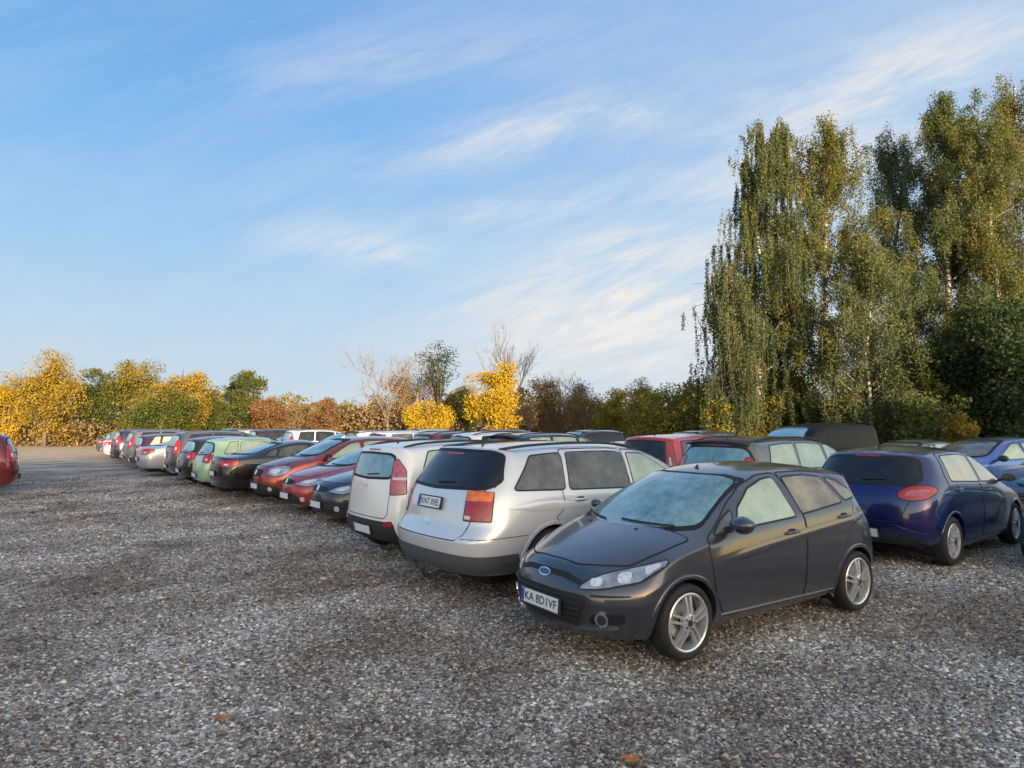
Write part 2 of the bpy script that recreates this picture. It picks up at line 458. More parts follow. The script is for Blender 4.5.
# ------------------------------------------------------------------ wheels
def wheel(c,wx,sg,style='five',hi=True):
    s=c.s; r=s['rw']; tw=s.get('tw',.195); rr=s.get('rim',r*.70)
    yo=s['W']/2-s.get('inset',.02)   # outer face of tyre
    seg=48 if hi else 20
    bm=bmesh.new(); cc=(0,0,0)
    prof=[(rr-.005,-.02),(rr+.012,-.002),(rr+.03,.006),(r*.90,.004),(r*.955,-.006),(r*.99,-.022),(r,-.045),(r,-tw+.045),(r*.985,-tw+.02),(r*.93,-tw+.002),(rr,-tw)]
    lathe(bm,[(a,sg*b) for a,b in prof],seg)
    if hi: # tread grooves
        pass
    o=bm_obj('wheel',bm,'rubber',c.root,True,35)
    bm_fix(o); o.location=(wx-s['L']/2,sg*yo,r)
    bm=bmesh.new()
    # barrel and dark back
    lathe(bm,[(rr+.006,sg*-.004),(rr-.004,sg*.002),(rr-.016,sg*-.004),(rr-.022,sg*-.03),(rr-.03,sg*-.10)],seg,mat=0)
    lathe(bm,[(rr-.03,sg*-.085),(.001,sg*-.085)],seg,mat=1)
    # brake disc
    if hi: lathe(bm,[(rr*.66,sg*-.078),(rr*.66,sg*-.07),(.05,sg*-.07)],seg,mat=2)
    nsp={'five':5,'seven':7,'steel':8,'ten':10}[style]
    if style=='steel':
        lathe(bm,[(rr-.012,sg*-.012),(rr*.8,sg*.004),(rr*.62,sg*-.004),(rr*.3,sg*.012),(.001,sg*.014)],seg)
        for k in range(nsp):
            t=2*math.pi*k/nsp
            p=(rr*.74*math.cos(t),sg*.002,rr*.74*math.sin(t))
            vs=add_box(bm,p,(.055,.012,.03),Matrix.Rotation(-t,4,'Y'))
            for f in {f for v in vs for f in v.link_faces}: f.material_index=1
    else:
        for k in range(nsp):
            t0=2*math.pi*k/nsp+.3
            for dt in ((-.12,.12) if style=='five' else (0,)):
                t=t0
                # spoke: tapered box from hub to rim
                wi,wo=(.026,.030) if style=='five' else (.03,.04)
                if style=='ten': wi=wo=.02
                cs,sn=math.cos(t),math.sin(t); nx,nz=-sn,cs
                lat0=(dt*.16 if dt else 0); lat1=(dt*rr*1.05 if dt else 0)
                def P(rad,lat,y): return (cs*rad+nx*lat,sg*y,sn*rad+nz*lat)
                r0,r1=.045,rr-.012
                ring=[]
                for rad,lat,w,y in ((r0,lat0,wi,.010),((r0+r1)/2,(lat0+lat1)/2,(wi+wo)/2*.9,.004),(r1,lat1,wo,-.012)):
                    ring.append([bm.verts.new(P(rad,lat-w/2,y-.03)),bm.verts.new(P(rad,lat-w/2*.7,y)),bm.verts.new(P(rad,lat+w/2*.7,y)),bm.verts.new(P(rad,lat+w/2,y-.03))])
                for a,b in zip(ring,ring[1:]):
                    for q in range(3): bm.faces.new((a[q],a[q+1],b[q+1],b[q]))
        lathe(bm,[(.075,sg*-.03),(.07,sg*.004),(.05,sg*.012),(.001,sg*.013)],max(12,seg//2))
        if hi:
            for k in range(5):
                t=2*math.pi*k/5
                lathe(bm,[(.010,sg*.0),(.009,sg*.016),(.001,sg*.017)],8,c=(.047*math.cos(t),0,.047*math.sin(t)),mat=1)
    bmesh.ops.recalc_face_normals(bm,faces=bm.faces)
    rm=bm_obj('rim',bm,['alloy' if style!='steel' else 'satin','alloy_dark','satin'],o,True,30)
    if hi:
        bm=bmesh.new(); lathe(bm,[(.028,sg*.012),(.026,sg*.017),(.001,sg*.018)],20); bm_obj('hub_cap',bm,'alloy_dark',o,True,30)
    return o
def bm_fix(o):
    bm=bmesh.new(); bm.from_mesh(o.data); bmesh.ops.recalc_face_normals(bm,faces=bm.faces); bm.to_mesh(o.data); bm.free()
def text_mesh(txt,size,depth=.001):
    cu=bpy.data.curves.new('t','FONT'); cu.body=txt; cu.size=size; cu.extrude=depth; cu.align_x='CENTER'; cu.align_y='CENTER'; cu.resolution_u=3
    o=bpy.data.objects.new('t',cu); col.objects.link(o); me=eval_mesh(o); bpy.data.objects.remove(o); bpy.data.curves.remove(cu); return me
PLATE_CACHE={}
def plate(c,x,y,z,front,txt,tilt=0,w=.52,h=.114,yaw=0,eu=True,frame=True):
    """licence plate lying on bumper: child with band and lettering"""
    s=c.s; sg=-1 if front else 1
    if not front:
        hh=c.bvh.ray_cast(Vector((x+4,y,z)),Vector((-1,0,0)))
        if hh[0] is not None:
            nr=hh[1] if hh[1].x>0 else -hh[1]
            x=hh[0].x+.022; tilt=-math.atan2(nr.z,nr.x)
    bm=bmesh.new(); add_box(bm,(0,0,0),(.012,w,h),bev=.004)
    p=bm_obj('number_plate',bm,'plate_white',c.root)
    p.location=(x-s['L']/2,y,z); p.rotation_euler=(0,tilt,yaw)
    if frame:
        bm=bmesh.new()
        for dz in(-1,1): add_box(bm,(-sg*.001,0,dz*(h/2+.006)),(.016,w+.024,.014),bev=.003)
        for dy in(-1,1): add_box(bm,(-sg*.001,dy*(w/2+.006),0),(.016,.014,h+.024),bev=.003)
        add_box(bm,(-sg*.012,0,0),(.012,w+.02,h+.02))
        bm_obj('plate_frame',bm,'black_plastic',p)
    if eu:
        bm=bmesh.new(); add_box(bm,(sg*.0066,sg*-(w/2-.026),0),(.003,.044,h-.010)); bm_obj('plate_band',bm,'plate_blue',p)
    if txt:
        me=PLATE_CACHE.get(txt)
        if me is None: me=text_mesh(txt,.092); PLATE_CACHE[txt]=me
        me=me.copy(); xs=[v.co.x for v in me.vertices]; sc=(w-.085)/max(.05,(max(xs)-min(xs)))
        me.materials.clear(); me.materials.append(MATS['plate_ink'])
        t=link(bpy.data.objects.new('plate_lettering',me),p)
        t.location=(sg*.008,sg*.02,-.002); t.scale=(min(sc,1.2),1.05,1)
        t.rotation_euler=(R(90),0,R(90) if sg>0 else R(-90))
    return p
# ------------------------------------------------------------------ one car from its specification
def mirror_part(c,x,z,sg,mat,sz=1.0,glassm='glass_tint'):
    s=c.s; y=c.side_y(x,z,sg)
    bm=bmesh.new()
    r=bmesh.ops.create_uvsphere(bm,u_segments=20,v_segments=12,radius=1)
    for v in r['verts']:
        X,Y,Z=v.co
        X=X*.085*(1 if X<0 else .45); Y=Y*.115; Z=Z*.075
        if Y*1>0 : Z*=.92
        v.co=(X,Y,Z+.25*Y*0)
    for v in r['verts']: v.co=(v.co.x*sz+x+.02,sg*(y+.145*sz)+v.co.y*sz,v.co.z*sz+z+.075)
    o=bm_obj('wing_mirror',bm,mat,c.root,True,60); o.data.transform(Matrix.Translation((-s['L']/2,0,0)))
    bm=bmesh.new()
    add_box(bm,(x+.02-s['L']/2,sg*(y+.02*sz),z+.035),(.07,.13*sz,.035),Matrix.Rotation(sg*.35,4,'X'),bev=.01)
    bm_obj('mirror_stalk',bm,'black_plastic',o,True,40)
    bm=bmesh.new()
    bmesh.ops.create_cone(bm,cap_ends=True,segments=18,radius1=1,radius2=1,depth=.02,matrix=Matrix.Translation((x+.02+.04*sz-s['L']/2,sg*(y+.145*sz),z+.075))@Matrix.Rotation(R(90),4,'Y')@Matrix.Diagonal((.058*sz,.095*sz,.4,1)))
    bm_obj('mirror_glass',bm,glassm,o)
def handle(c,x,z,sg,mat,parent,w=.19):
    s=c.s; y=c.side_y(x,z,sg); bm=bmesh.new(); h=s['L']/2
    pts=[(x-w/2-h,sg*(y-.004),z-.004),(x-w*.36-h,sg*(y+.028),z),(x-h,sg*(y+.036),z+.003),(x+w*.36-h,sg*(y+.028),z+.004),(x+w/2-h,sg*(y-.004),z+.004)]
    add_tube(bm,pts,[.011,.014,.015,.014,.011],8); bm_obj('handle',bm,mat,parent,True,60)
    patch(c,'handle_recess',[(x-.055,sg*2,z-.022),(x+.055,sg*2,z-.022),(x+.055,sg*2,z+.03),(x-.055,sg*2,z+.03)],(0,-sg,0),'seal',off=.0045,r=.02,parent=parent,rim=0)
def wiper(c,pts,proj_dir,parent=None):
    bm=bmesh.new(); out=[]
    d=Vector(proj_dir).normalized()
    P=[]
    for a,b in zip(pts,pts[1:]):
        for q in range(8): P.append(Vector(a).lerp(Vector(b),q/8))
    P.append(Vector(pts[-1]))
    for p in P:
        h=c.bvh.ray_cast(p-d*4,d)
        if h[0] is None: continue
        nr=h[1] if h[1].dot(d)<0 else -h[1]
        out.append(h[0]+nr*.018-Vector((c.s['L']/2,0,0)))
    add_tube(bm,out,.009,6); bm_obj('wiper',bm,'black_plastic',parent or c.root,True,60)
def side_glass_set(c,sg,door_par,win_list,parm):
    pass
def make_car(name,s,paintmat,label,cat='car',group=None,hi=True):
    root=empty(name,(0,0,0)); tag(root,label,cat,group)
    c=car_body(s,root,paintmat)
    cell=s.get('cell',.045 if hi else .09)
    L=s['L']
    # doors, each with its panes and handle
    for sg in ((-1,1)):
        for dspec in s['doors']:
            P=sidepts(dspec['out'],sg)
            d=patch(c,'door',P,(0,-sg,0),paintmat,off=.0035,r=.05,cell=cell,rim=.002)
            if d is None: continue
            outline_strip(c,'shut_line',P,(0,-sg,0),.009,'seal',.0045,parent=d,r=.05)
            for w in dspec.get('win',[]):
                patch(c,'window_seal',sidepts(w['p'],sg),(0,-sg,0),s.get('seal_mat','seal'),off=.0045,r=w.get('r',.04),cell=cell,parent=d,rim=.002,grow=w.get('g',.016))
                patch(c,'window',sidepts(w['p'],sg),(0,-sg,0),w.get('m',s['gside']),off=.0062,r=w.get('r',.04),cell=cell,parent=d,rim=.003)
            if 'h' in dspec: handle(c,*dspec['h'],sg,s.get('handle_mat',paintmat),d)
        for w in s.get('qwin',[]):
            o=patch(c,'window_seal',sidepts(w['p'],sg),(0,-sg,0),s.get('seal_mat','seal'),off=.0045,r=w.get('r',.04),cell=cell,rim=.002,grow=w.get('g',.016))
            patch(c,'window',sidepts(w['p'],sg),(0,-sg,0),w.get('m',s['gside']),off=.0062,r=w.get('r',.04),cell=cell,rim=.003)
        for nm,P,m,off in s.get('side_trim',[]):
            patch(c,nm,sidepts(P,sg),(0,-sg,0),paintmat if m=='paint' else m,off=off,r=.01,cell=cell,rim=.004)
        if 'swage' in s: line_patch(c,'swage_line',s['swage'],'xz',(0,-sg,0),.11,paintmat,.014,fixed=sg*2,taper=True)
        for nm,P,m,w,off in s.get('side_lines',[]):
            line_patch(c,nm,P,'xz',(0,-sg,0),w,m,off,fixed=sg*2)
        # lamps given as 3D outlines with own projection direction
        for lp in s.get('lamps',[]):
            P=[(x,sg*y,z) for x,y,z in lp['p']]; dr=(lp['d'][0],-sg*lp['d'][1],lp['d'][2])
            base=patch(c,lp['n'],P,dr,lp['m'],off=lp.get('off',.008),r=lp.get('r',.03),cell=.03,rim=.01)
            if base is None: continue
            for q in lp.get('sub',[]):
                patch(c,q['n'],[(x,sg*y,z) for x,y,z in q['p']],dr,q['m'],off=q.get('off',.011),r=q.get('r',.02),cell=.03,parent=base,rim=.003)
            if lp.get('gap'): outline_strip(c,'lamp_gap',P,dr,.014,'seal',lp.get('off',.008)+.001,parent=base,r=lp.get('r',.03))
        if 'mirror' in s: mirror_part(c,*s['mirror'],sg,s.get('mirror_mat',paintmat),s.get('mirror_sz',1.)*(s.get('fold_right',1.) if sg>0 else 1))
    def full(P): return [(x,y,z) for x,y,z in P]+[(x,-y,z) for x,y,z in P[::-1]]
    for fp in s.get('panels',[]):  # symmetric panels: half outline y>=0
        P=full(fp['p'])
        o=patch(c,fp['n'],P,fp['d'],paintmat if fp['m']=='paint' else fp['m'],off=fp.get('off',.004),r=fp.get('r',.04),cell=fp.get('cell',cell),rim=fp.get('rim',.006))
        if o is None: continue
        if fp.get('gap'): outline_strip(c,fp['n']+'_seal',P,fp['d'],fp['gap']*2,'seal',fp.get('off',.004)+.001,parent=o,r=fp.get('r',.04))
    for nm,P,pl,dr,w,m,off in s.get('lines',[]):
        line_patch(c,nm,P,pl,dr,w,m,off)
    for wl in s.get('wipers',[]): wiper(c,wl['p'],wl['d'])
    for pl in s.get('plates',[]): plate(c,**pl)
    for ov in s.get('ovals',[]):
        p,dr,rx,rz,m,nm=ov
        P=[(p[0],p[1]+rx*math.cos(2*math.pi*k/16),p[2]+rz*math.sin(2*math.pi*k/16)) for k in range(16)]
        patch(c,nm,P,dr,m,off=.012,r=0,cell=.05,rim=.01)
    if s.get('rails'):
        x0,x1,rz,yy=s['rails']
        for sg in(-1,1):
            bm=bmesh.new(); pts=[]
            for q in range(13):
                x=x0+(x1-x0)*q/12
                h=c.bvh.ray_cast(Vector((x,sg*yy,4)),Vector((0,0,-1)))
                lift=rz*min(1,min(q,12-q)/1.3+.0)
                pts.append((x-L/2,sg*yy,h[0].z+lift))
            add_tube(bm,pts,.016,8)
            bm_obj('roof_rail',bm,s.get('rail_mat','black_plastic'),root,True,60)
    if s.get('antenna'):
        x,ln,lean=s['antenna']
        h=c.bvh.ray_cast(Vector((x,0,4)),Vector((0,0,-1)))[0]
        bm=bmesh.new(); add_tube(bm,[(x-L/2,0,h.z-.01),(x-L/2+.02,0,h.z+.03)],[.022,.010],8); 
        if ln>.05: add_tube(bm,[(x-L/2+.01,0,h.z+.02),(x-L/2+lean*ln,0,h.z+ln)],[.005,.003],6)
        bm_obj('antenna',bm,'black_plastic',root,True,60)
    for wx in c.wxs:
        for sg in(-1,1): wheel(c,wx,sg,s.get('wheel','five'),hi)
    # floor pan and axle shadow mass
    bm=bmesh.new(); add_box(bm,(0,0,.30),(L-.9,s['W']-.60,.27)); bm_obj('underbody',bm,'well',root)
    if 'extra' in s: s['extra'](c)
    c.root=root
    return root,c
def copy_car(root,paintmap=None,label=None,group=None,drop=()):
    def cp(o,par):
        n=o.copy(); col.objects.link(n)
        if par is not None: n.parent=par
        if paintmap and n.type=='MESH':
            for i,sl in enumerate(n.material_slots):
                if sl.material and sl.material.name in paintmap:
                    mt=MATS[paintmap[sl.material.name]]
                    sl.link='OBJECT'; sl.material=mt
        for ch in kids.get(o.name,[]):
            if ch.name.split('.')[0] in drop: continue
            cp(ch,n)
        return n
    kids={}
    allo=[root]; i=0
    while i<len(allo):
        for ch in allo[i].children: kids.setdefault(allo[i].name,[]).append(ch); allo.append(ch)
        i+=1
    r=cp(root,None)
    if label: r['label']=label
    if group: r['group']=group
    return r
HID=R(180)
# ------------------------------------------------------------------ specifications
def spec_fiesta():
    s=dict(L=3.95,W=1.72,H=1.48,wb=2.489,fo=.83,rw=.298,arch=.345,rim=.226,tw=.2,inset=.012,
     top=[(.10,.75),(.48,.885),(.93,1.0),(1.36,1.235),(1.80,1.425),(2.35,1.48),(2.95,1.465),(3.40,1.415),(3.66,1.365)],
     ws_st=(2,3,4),ws_bow=.10,cr_cowl=2,
     belt=[(0,.70),(.6,.80),(1.2,.90),(2.4,.99),(3.95,1.09)],
     zb=[(0,.20),(.5,.18),(1.2,.20),(2.8,.20),(3.5,.25),(3.95,.32)],
     nose=[(.10,.19),(.04,.27),(0,.40),(.0,.52),(.035,.63),(.10,.71)],
     tail=[(3.86,.30),(3.93,.38),(3.95,.58),(3.90,.84),(3.80,1.03),(3.66,1.33)],tail_y=[1,1,1,.98,.93,.99],
     nose_y=[.98,1,1,1,.99,.95],tumble=.50,fs=.42,gside='glass_side',lip=.03)
    s['swage']=[(1.05,.70),(1.8,.80),(2.6,.875),(3.3,.93),(3.72,.97)]; s['clad']=0; s['cr_belt']=.75; s['cr_waist']=.7; s['cr_top']=[(2,.5)]
    s['doors']=[
      dict(out=[(1.28,.27),(1.15,.50),(1.10,.80),(1.11,.915),(1.30,1.02),(1.52,1.17),(1.80,1.31),(2.10,1.39),(2.34,1.405),(2.41,1.2),(2.44,.95),(2.40,.27)],h=(2.22,.885),
        win=[dict(p=[(1.50,.975),(1.62,1.13),(1.86,1.275),(2.10,1.345),(2.26,1.36),(2.33,1.02)],m='glass_side',r=.03),
             dict(p=[(1.22,.945),(1.44,.965),(1.52,1.115),(1.36,1.04)],m='glass_grey',r=.015)]),
      dict(out=[(2.42,.27),(2.46,.95),(2.42,1.2),(2.36,1.405),(2.75,1.405),(3.10,1.375),(3.30,1.28),(3.33,1.06),(3.12,.72),(2.98,.52),(2.93,.27)],h=(3.10,.965),
        win=[dict(p=[(2.44,1.035),(2.415,1.20),(2.40,1.355),(2.75,1.36),(2.98,1.335),(3.14,1.10)],m='glass_side_brown',r=.03)])]
    s['qwin']=[dict(p=[(3.21,1.11),(3.06,1.325),(3.18,1.30),(3.37,1.20),(3.42,1.135)],m='glass_side_brown',r=.03)]
    s['lamps']=[
      dict(n='headlight',d=(.72,.62,-.25),m='headlamp_glass',r=.035,gap=1,
        p=[(.06,.40,.575),(.12,.60,.605),(.35,.78,.66),(.60,.83,.765),(.66,.80,.80),(.45,.74,.775),(.2,.58,.715),(.09,.44,.63)],
        sub=[dict(n='lamp_projector',m='headlamp_inner',r=.03,p=[(.10,.50,.61),(.15,.58,.62),(.15,.58,.69),(.10,.50,.67)]),
             dict(n='lamp_projector',m='headlamp_inner',r=.04,p=[(.24,.66,.64),(.32,.72,.655),(.34,.71,.735),(.24,.65,.72)]),
             dict(n='indicator_lens',m='clear_lens',r=.03,p=[(.42,.78,.70),(.56,.81,.765),(.57,.80,.785),(.44,.75,.765)])]),
      dict(n='bumper_slot',d=(.8,.5,0),m='seal',r=.01,off=.003,p=[(.1,.50,.525),(.3,.74,.54),(.3,.74,.552),(.1,.50,.545)]),
      dict(n='fog_light',d=(.85,.5,0),m='seal',r=.05,off=.003,p=[(.1,.47,.32),(.25,.70,.33),(.25,.74,.415),(.1,.52,.40)],
        sub=[dict(n='fog_light_lens',m='chrome',r=.06,off=.014,p=[(.1,.605+.060*math.cos(k*math.pi/7),.365+.060*math.sin(k*math.pi/7)) for k in range(14)]),
             dict(n='fog_light_bulb',m='alloy_dark',r=.045,off=.017,p=[(.1,.605+.040*math.cos(k*math.pi/7),.365+.040*math.sin(k*math.pi/7)) for k in range(14)])]),
      dict(n='tail_light',d=(-.22,.97,-.05),m='red_lens',r=.025,gap=1,
        p=[(3.50,.66,1.345),(3.60,.66,1.345),(3.72,.70,1.20),(3.86,.74,1.00),(3.88,.76,.88),(3.74,.78,.92),(3.64,.76,1.06),(3.54,.70,1.22)]),
      dict(n='door_trim',d=(0,1,0),m='satin',r=.004,off=.006,p=[(1.25,2,.300),(2.95,2,.285),(2.95,2,.272),(1.25,2,.285)]),
    ]
    s['panels']=[
      dict(n='windscreen_seal',d=(1,0,0),m='seal',p=[(1,.0,1.40),(1,.40,1.395),(1,.575,1.36),(1,.64,1.18),(1,.715,.985),(1,.5,.955),(1,0,.935)],r=.04,off=.003),
      dict(n='windscreen',d=(1,0,0),m='glass_front',p=[(1,0,1.385),(1,.38,1.38),(1,.545,1.345),(1,.615,1.18),(1,.68,1.015),(1,.48,.985),(1,0,.97)],r=.05,off=.006),
      dict(n='bonnet',d=(0,0,-1),m='paint',p=[(.13,0,1),(.15,.3,1),(.26,.46,1),(.42,.60,1),(.70,.70,1),(.98,.745,1),(.93,.5,1),(.90,0,1)],gap=.006,r=.06,off=.0035),
      dict(n='grille_upper',d=(1,0,0),m='seal',p=[(0,0,.685),(0,.25,.675),(0,.42,.628),(0,.40,.60),(0,.22,.635),(0,0,.645)],r=.02,off=.004),
      dict(n='grille_surround',d=(1,0,0),m='black_plastic',p=[(0,0,.555),(0,.42,.545),(0,.52,.50),(0,.40,.30),(0,.3,.235),(0,0,.225)],r=.04,off=.004),
      dict(n='lower_grille',d=(1,0,0),m='seal',p=[(0,0,.535),(0,.40,.525),(0,.47,.49),(0,.38,.32),(0,.0,.31)],r=.03,off=.010),
      dict(n='bumper_lip',d=(1,0,0),m='paint',p=[(0,0,.272),(0,.45,.282),(0,.66,.31),(0,.62,.265),(0,.4,.236),(0,0,.228)],r=.01,off=.03,rim=.03),
      dict(n='rear_window',d=(-1,0,0),m='glass_tint',p=[(4,0,1.30),(4,.5,1.28),(4,.58,1.20),(4,.60,1.06),(4,0,1.04)],off=.005),
      dict(n='grille_bar',d=(1,0,0),m='paint',p=[(0,0,.585),(0,.44,.572),(0,.50,.545),(0,.42,.535),(0,0,.545)],r=.01,off=.008),
    ]
    s['ovals']=[((0,0,.655),(1,0,-.3),.078,.036,'chrome','badge'),]
    s['wipers']=[dict(p=[(1,.62,1.005),(1,.15,.985)],d=(1,0,0)),dict(p=[(1,-.02,1.0),(1,-.55,.99)],d=(1,0,0))]
    s['plates']=[dict(x=-.022,y=0,z=.42,front=True,txt='KA 8D1VF',tilt=R(4))]
    s['mirror']=(1.36,.955); s['mirror_sz']=1.0; s['fold_right']=.62
    s['antenna']=(1.93,.03,.0)
    s['lines']=[('bonnet_crease',[(.30,.43),(.6,.53),(.92,.60)],'xy',(0,0,-1),.02,'x',.004),('bonnet_crease',[(.30,-.43),(.6,-.53),(.92,-.60)],'xy',(0,0,-1),.02,'x',.004)][:0]
    def ex(c):
        patch(c,'badge_centre',[(0,.066*math.cos(t*math.pi/8),.655+.027*math.sin(t*math.pi/8)) for t in range(16)],(1,0,-.3),'badge_blue',off=.0155,r=0,rim=.004,cell=.05)
        for k in range(5):
            z=.335+.042*k; yy=.38+.018*k
            line_patch(c,'grille_slat',[(-yy,z),(yy,z)],'yz',(1,0,0),.010,'black_plastic',.020)
        # front splitter under the bumper and washer jets on the bonnet
        for sg in(-1,1):
            h=c.bvh.ray_cast(Vector((.80,sg*.3,3)),Vector((0,0,-1)))[0]; bm=bmesh.new()
            add_box(bm,(h.x-c.s['L']/2,h.y,h.z+.006),(.03,.022,.012),bev=.003); bm_obj('washer_jet',bm,'black_plastic',c.root)
    s['extra']=ex
    return s
def gen(L=4.1,W=1.74,H=1.5,wb=2.55,fo=.85,rw=.31,clr=.20,zl=.74,zc=1.02,xc=1.0,xh=1.85,zh=None,xr=None,zr=None,
        belt=(.92,1.02),kind='hatch',boot=None,tail=None,rwin=None,tl=None,hl=None,gside='glass_side',clad=0,lip=.026,lip_black=False,
        dlo=None,wheel='five',front='clio',plate_z=None,plate_w=.52,rear_txt='',front_txt='',mirror=True,tumble=.44,rwm='glass_tint',rails=None,spoiler=False,
        bump=None,fs=.38,rs=.2,tail_mat='red_lens',hi=True,tg=None,wsm='glass_front',qmat=None,rear_badge=True,hlm='headlamp_glass',tail_y=None):
    zh=zh or H-.06; zr=zr or H-.10
    rx=fo+wb; arch=rw*1.15
    if kind=='hatch':
        xr=xr or L-.32
        top=[(.10,zl+.035),(xc*.5,zl+(zc-zl)*.62),(xc,zc),((xc+xh)/2,zc+(zh-zc)*.56),(xh,zh),(xh+(xr-xh)*.33,H),(xh+(xr-xh)*.66,H-.005),(xr-.22,zr+(H-zr)*.55),(xr,zr)]
        bz=belt[1]
        tl_=tail or [(L-.10,clr+.08),(L-.02,clr+.17),(L,.55),(L-.03,bz-.16),(L-.03-(L-xr)*.45,bz),(xr,zr-.03)]
    else:
        xb=boot[0]; zbt=boot[1]
        top=[(.10,zl+.035),(xc*.5,zl+(zc-zl)*.62),(xc,zc),((xc+xh)/2,zc+(zh-zc)*.56),(xh,zh),((xh+xr)/2,H),(xr,zr),((xr+xb)/2,zr+(zbt-zr)*.42),(xb,zbt),(L-.30,boot[2]),(L-.07,boot[2]-.01)]
        tl_=tail or [(L-.10,clr+.08),(L-.02,clr+.17),(L,.55),(L-.01,.72),(L-.02,boot[2]-.13),(L-.07,boot[2]-.05)]
    n=len(top)
    s=dict(L=L,W=W,H=H,wb=wb,fo=fo,rw=rw,arch=arch,top=top,ws_st=(2,3,4),ws_bow=.09,cr_cowl=2,
       belt=[(0,zl-.05),(.6,zl+.05),(1.15,belt[0]),(L,belt[1])],zb=[(0,clr+.02),(.5,clr),(rx-.2,clr),(rx+.25,clr+.06),(L,clr+.11)],
       nose=[(.09,clr+.02),(.03,clr+.10),(0,clr+.20),(0,clr+(zl-clr)*.6),(.03,zl-.10),(.10,zl)],tail=tl_,tail_y=tail_y or [1,1,1,.99,.95,.99],
       nose_y=[.98,1,1,1,.99,.95],tumble=tumble,fs=fs,rs=rs,gside=gside,lip=lip,lip_black=lip_black,clad=clad,wheel=wheel)
    if not hi: s['sub']=2
    tx=[p[0]+.04 for p in top]; tz=[p[1]-.085 for p in top]
    rail=lambda x: float(np.interp(x,tx,tz))
    bl=lambda x: interp(s['belt'],x)
    d=dlo or {}
    s['swage']=[(fo+rw*1.2+.05,belt[0]-.20),(fo+wb*.5,(belt[0]+belt[1])/2-.17),(rx,belt[1]-.15),(L-.45,belt[1]-.14)]
    xa=d.get('xa',xc+.20); xB=d.get('xB',(xc+.2+xr)/2+.10); xC=d.get('xC',rx-.12); xD=d.get('xD',xr-.22)
    dt=d.get('dt',.30)  # slope run of the rear end of the side glass
    sill=clr+.09
    def topl(x0,x1,n=4,dz=0): return [(x0+(x1-x0)*q/n,rail(x0+(x1-x0)*q/n)-dz) for q in range(n+1)]
    ap=[(xa+(xh+.12-xa)*q/3,bl(xa)+(rail(xh+.12)-bl(xa))*q/3+.02*math.sin(q/3*math.pi)) for q in range(4)]
    fdoor=[(xa+.05,sill),(xa-.08,sill+.3),(xa-.10,bl(xa)-.1),(xa-.06,bl(xa)+.01)]+[(x,z-.02) for x,z in ap[1:]]+topl(xh+.3,xB-.02,2,-.01)+[(xB+.02,bl(xB)),(xB,sill)]
    rdoor=[(xB+.02,sill),(xB+.04,bl(xB)),(xB,rail(xB)+.01)]+topl(xB+.2,xC+.02,2,-.01)+[(xC+.16,bl(xC)+.12),(xC+.14,bl(xC)-.15),(rx-.02,rw+arch+.06),(rx-arch*.80,rw+arch*.72),(rx-arch-.03,rw+.02),(rx-arch-.05,sill)]
    w1=[(xa+.22,bl(xa+.2)+.05)]+[(x+.07,z-.03) for x,z in ap[1:]]+topl(xh+.3,xB-.09,2,.035)+[(xB-.045,bl(xB)+.045)]
    w2=[(xB+.045,bl(xB)+.045),(xB+.02,rail(xB)-.04)]+topl(xB+.2,xC-.06,2,.035)+[(xC+.03,bl(xC)+.05)]
    w3=[(xC+.11,bl(xC)+.055)]+topl(xC+.03,xD-dt*.7,2,.035)+[(xD,bl(xD)+.06)]
    s['doors']=[dict(out=fdoor,h=(xB-.2,bl(xB)-.09),win=[dict(p=w1)]),dict(out=rdoor,h=(xC-.10,bl(xC)-.07),win=[dict(p=w2)])]
    if xD-xC>.3: s['qwin']=[dict(p=w3,m=qmat or gside)]
    if qmat: s['doors'][1]['win'][0]['m']=qmat
    hw=W/2
    s['panels']=[
      dict(n='windscreen',d=(1,0,0),m=wsm,p=[(1,0,zh-.015),(1,hw*.45,zh-.02),(1,hw*.60,zh-.06),(1,hw*.70,(zh+zc)/2),(1,hw*.79,zc+.03),(1,hw*.5,zc-.01),(1,0,zc-.02)],r=.06,off=.005,gap=.02),
      dict(n='bonnet',d=(0,0,-1),m='paint',p=[(.14,0,1),(.17,.3,1),(.30,hw*.62,1),(.6,hw*.74,1),(xc-.02,hw*.84,1),(xc-.06,hw*.5,1),(xc-.08,0,1)],gap=.007,r=.07,off=.0035)]
    z5=zl-.03
    if front=='clio':
        s['panels']+=[dict(n='grille',d=(1,0,0),m='seal',p=[(0,0,zl-.02),(0,.30,zl-.04),(0,.36,zl-.09),(0,.25,zl-.13),(0,0,zl-.14)],r=.03,off=.006),
          dict(n='lower_grille',d=(1,0,0),m='black_plastic',p=[(0,0,.46),(0,.42,.45),(0,.60,.33),(0,.5,clr+.07),(0,0,clr+.06)],r=.05,off=.006)]
        s['ovals']=[((0,0,zl-.07),(1,0,0),.05,.055,'chrome','badge')]
    if front=='suv':
        s['panels']+=[dict(n='grille',d=(1,0,0),m='seal',p=[(0,0,zl-.03),(0,.32,zl-.04),(0,.36,zl-.10),(0,.28,zl-.20),(0,0,zl-.21)],r=.03,off=.006),
          dict(n='lower_grille',d=(1,0,0),m='black_plastic',p=[(0,0,.50),(0,.45,.50),(0,hw*.86,.44),(0,hw*.86,clr+.05),(0,0,clr+.04)],r=.05,off=.008)]
        s['ovals']=[((0,0,zl-.11),(1,0,0),.06,.06,'chrome','badge')]
    s['lamps']=[]
    hp=hl or [(.08,.42,zl-.13),(.2,.64,zl-.16),(.42,hw*.93,zl-.07),(.60,hw*.93,zl+.06),(.40,hw*.85,zl+.04),(.15,.50,zl-.03)]
    c0=[sum(p[i] for p in hp)/len(hp) for i in range(3)]
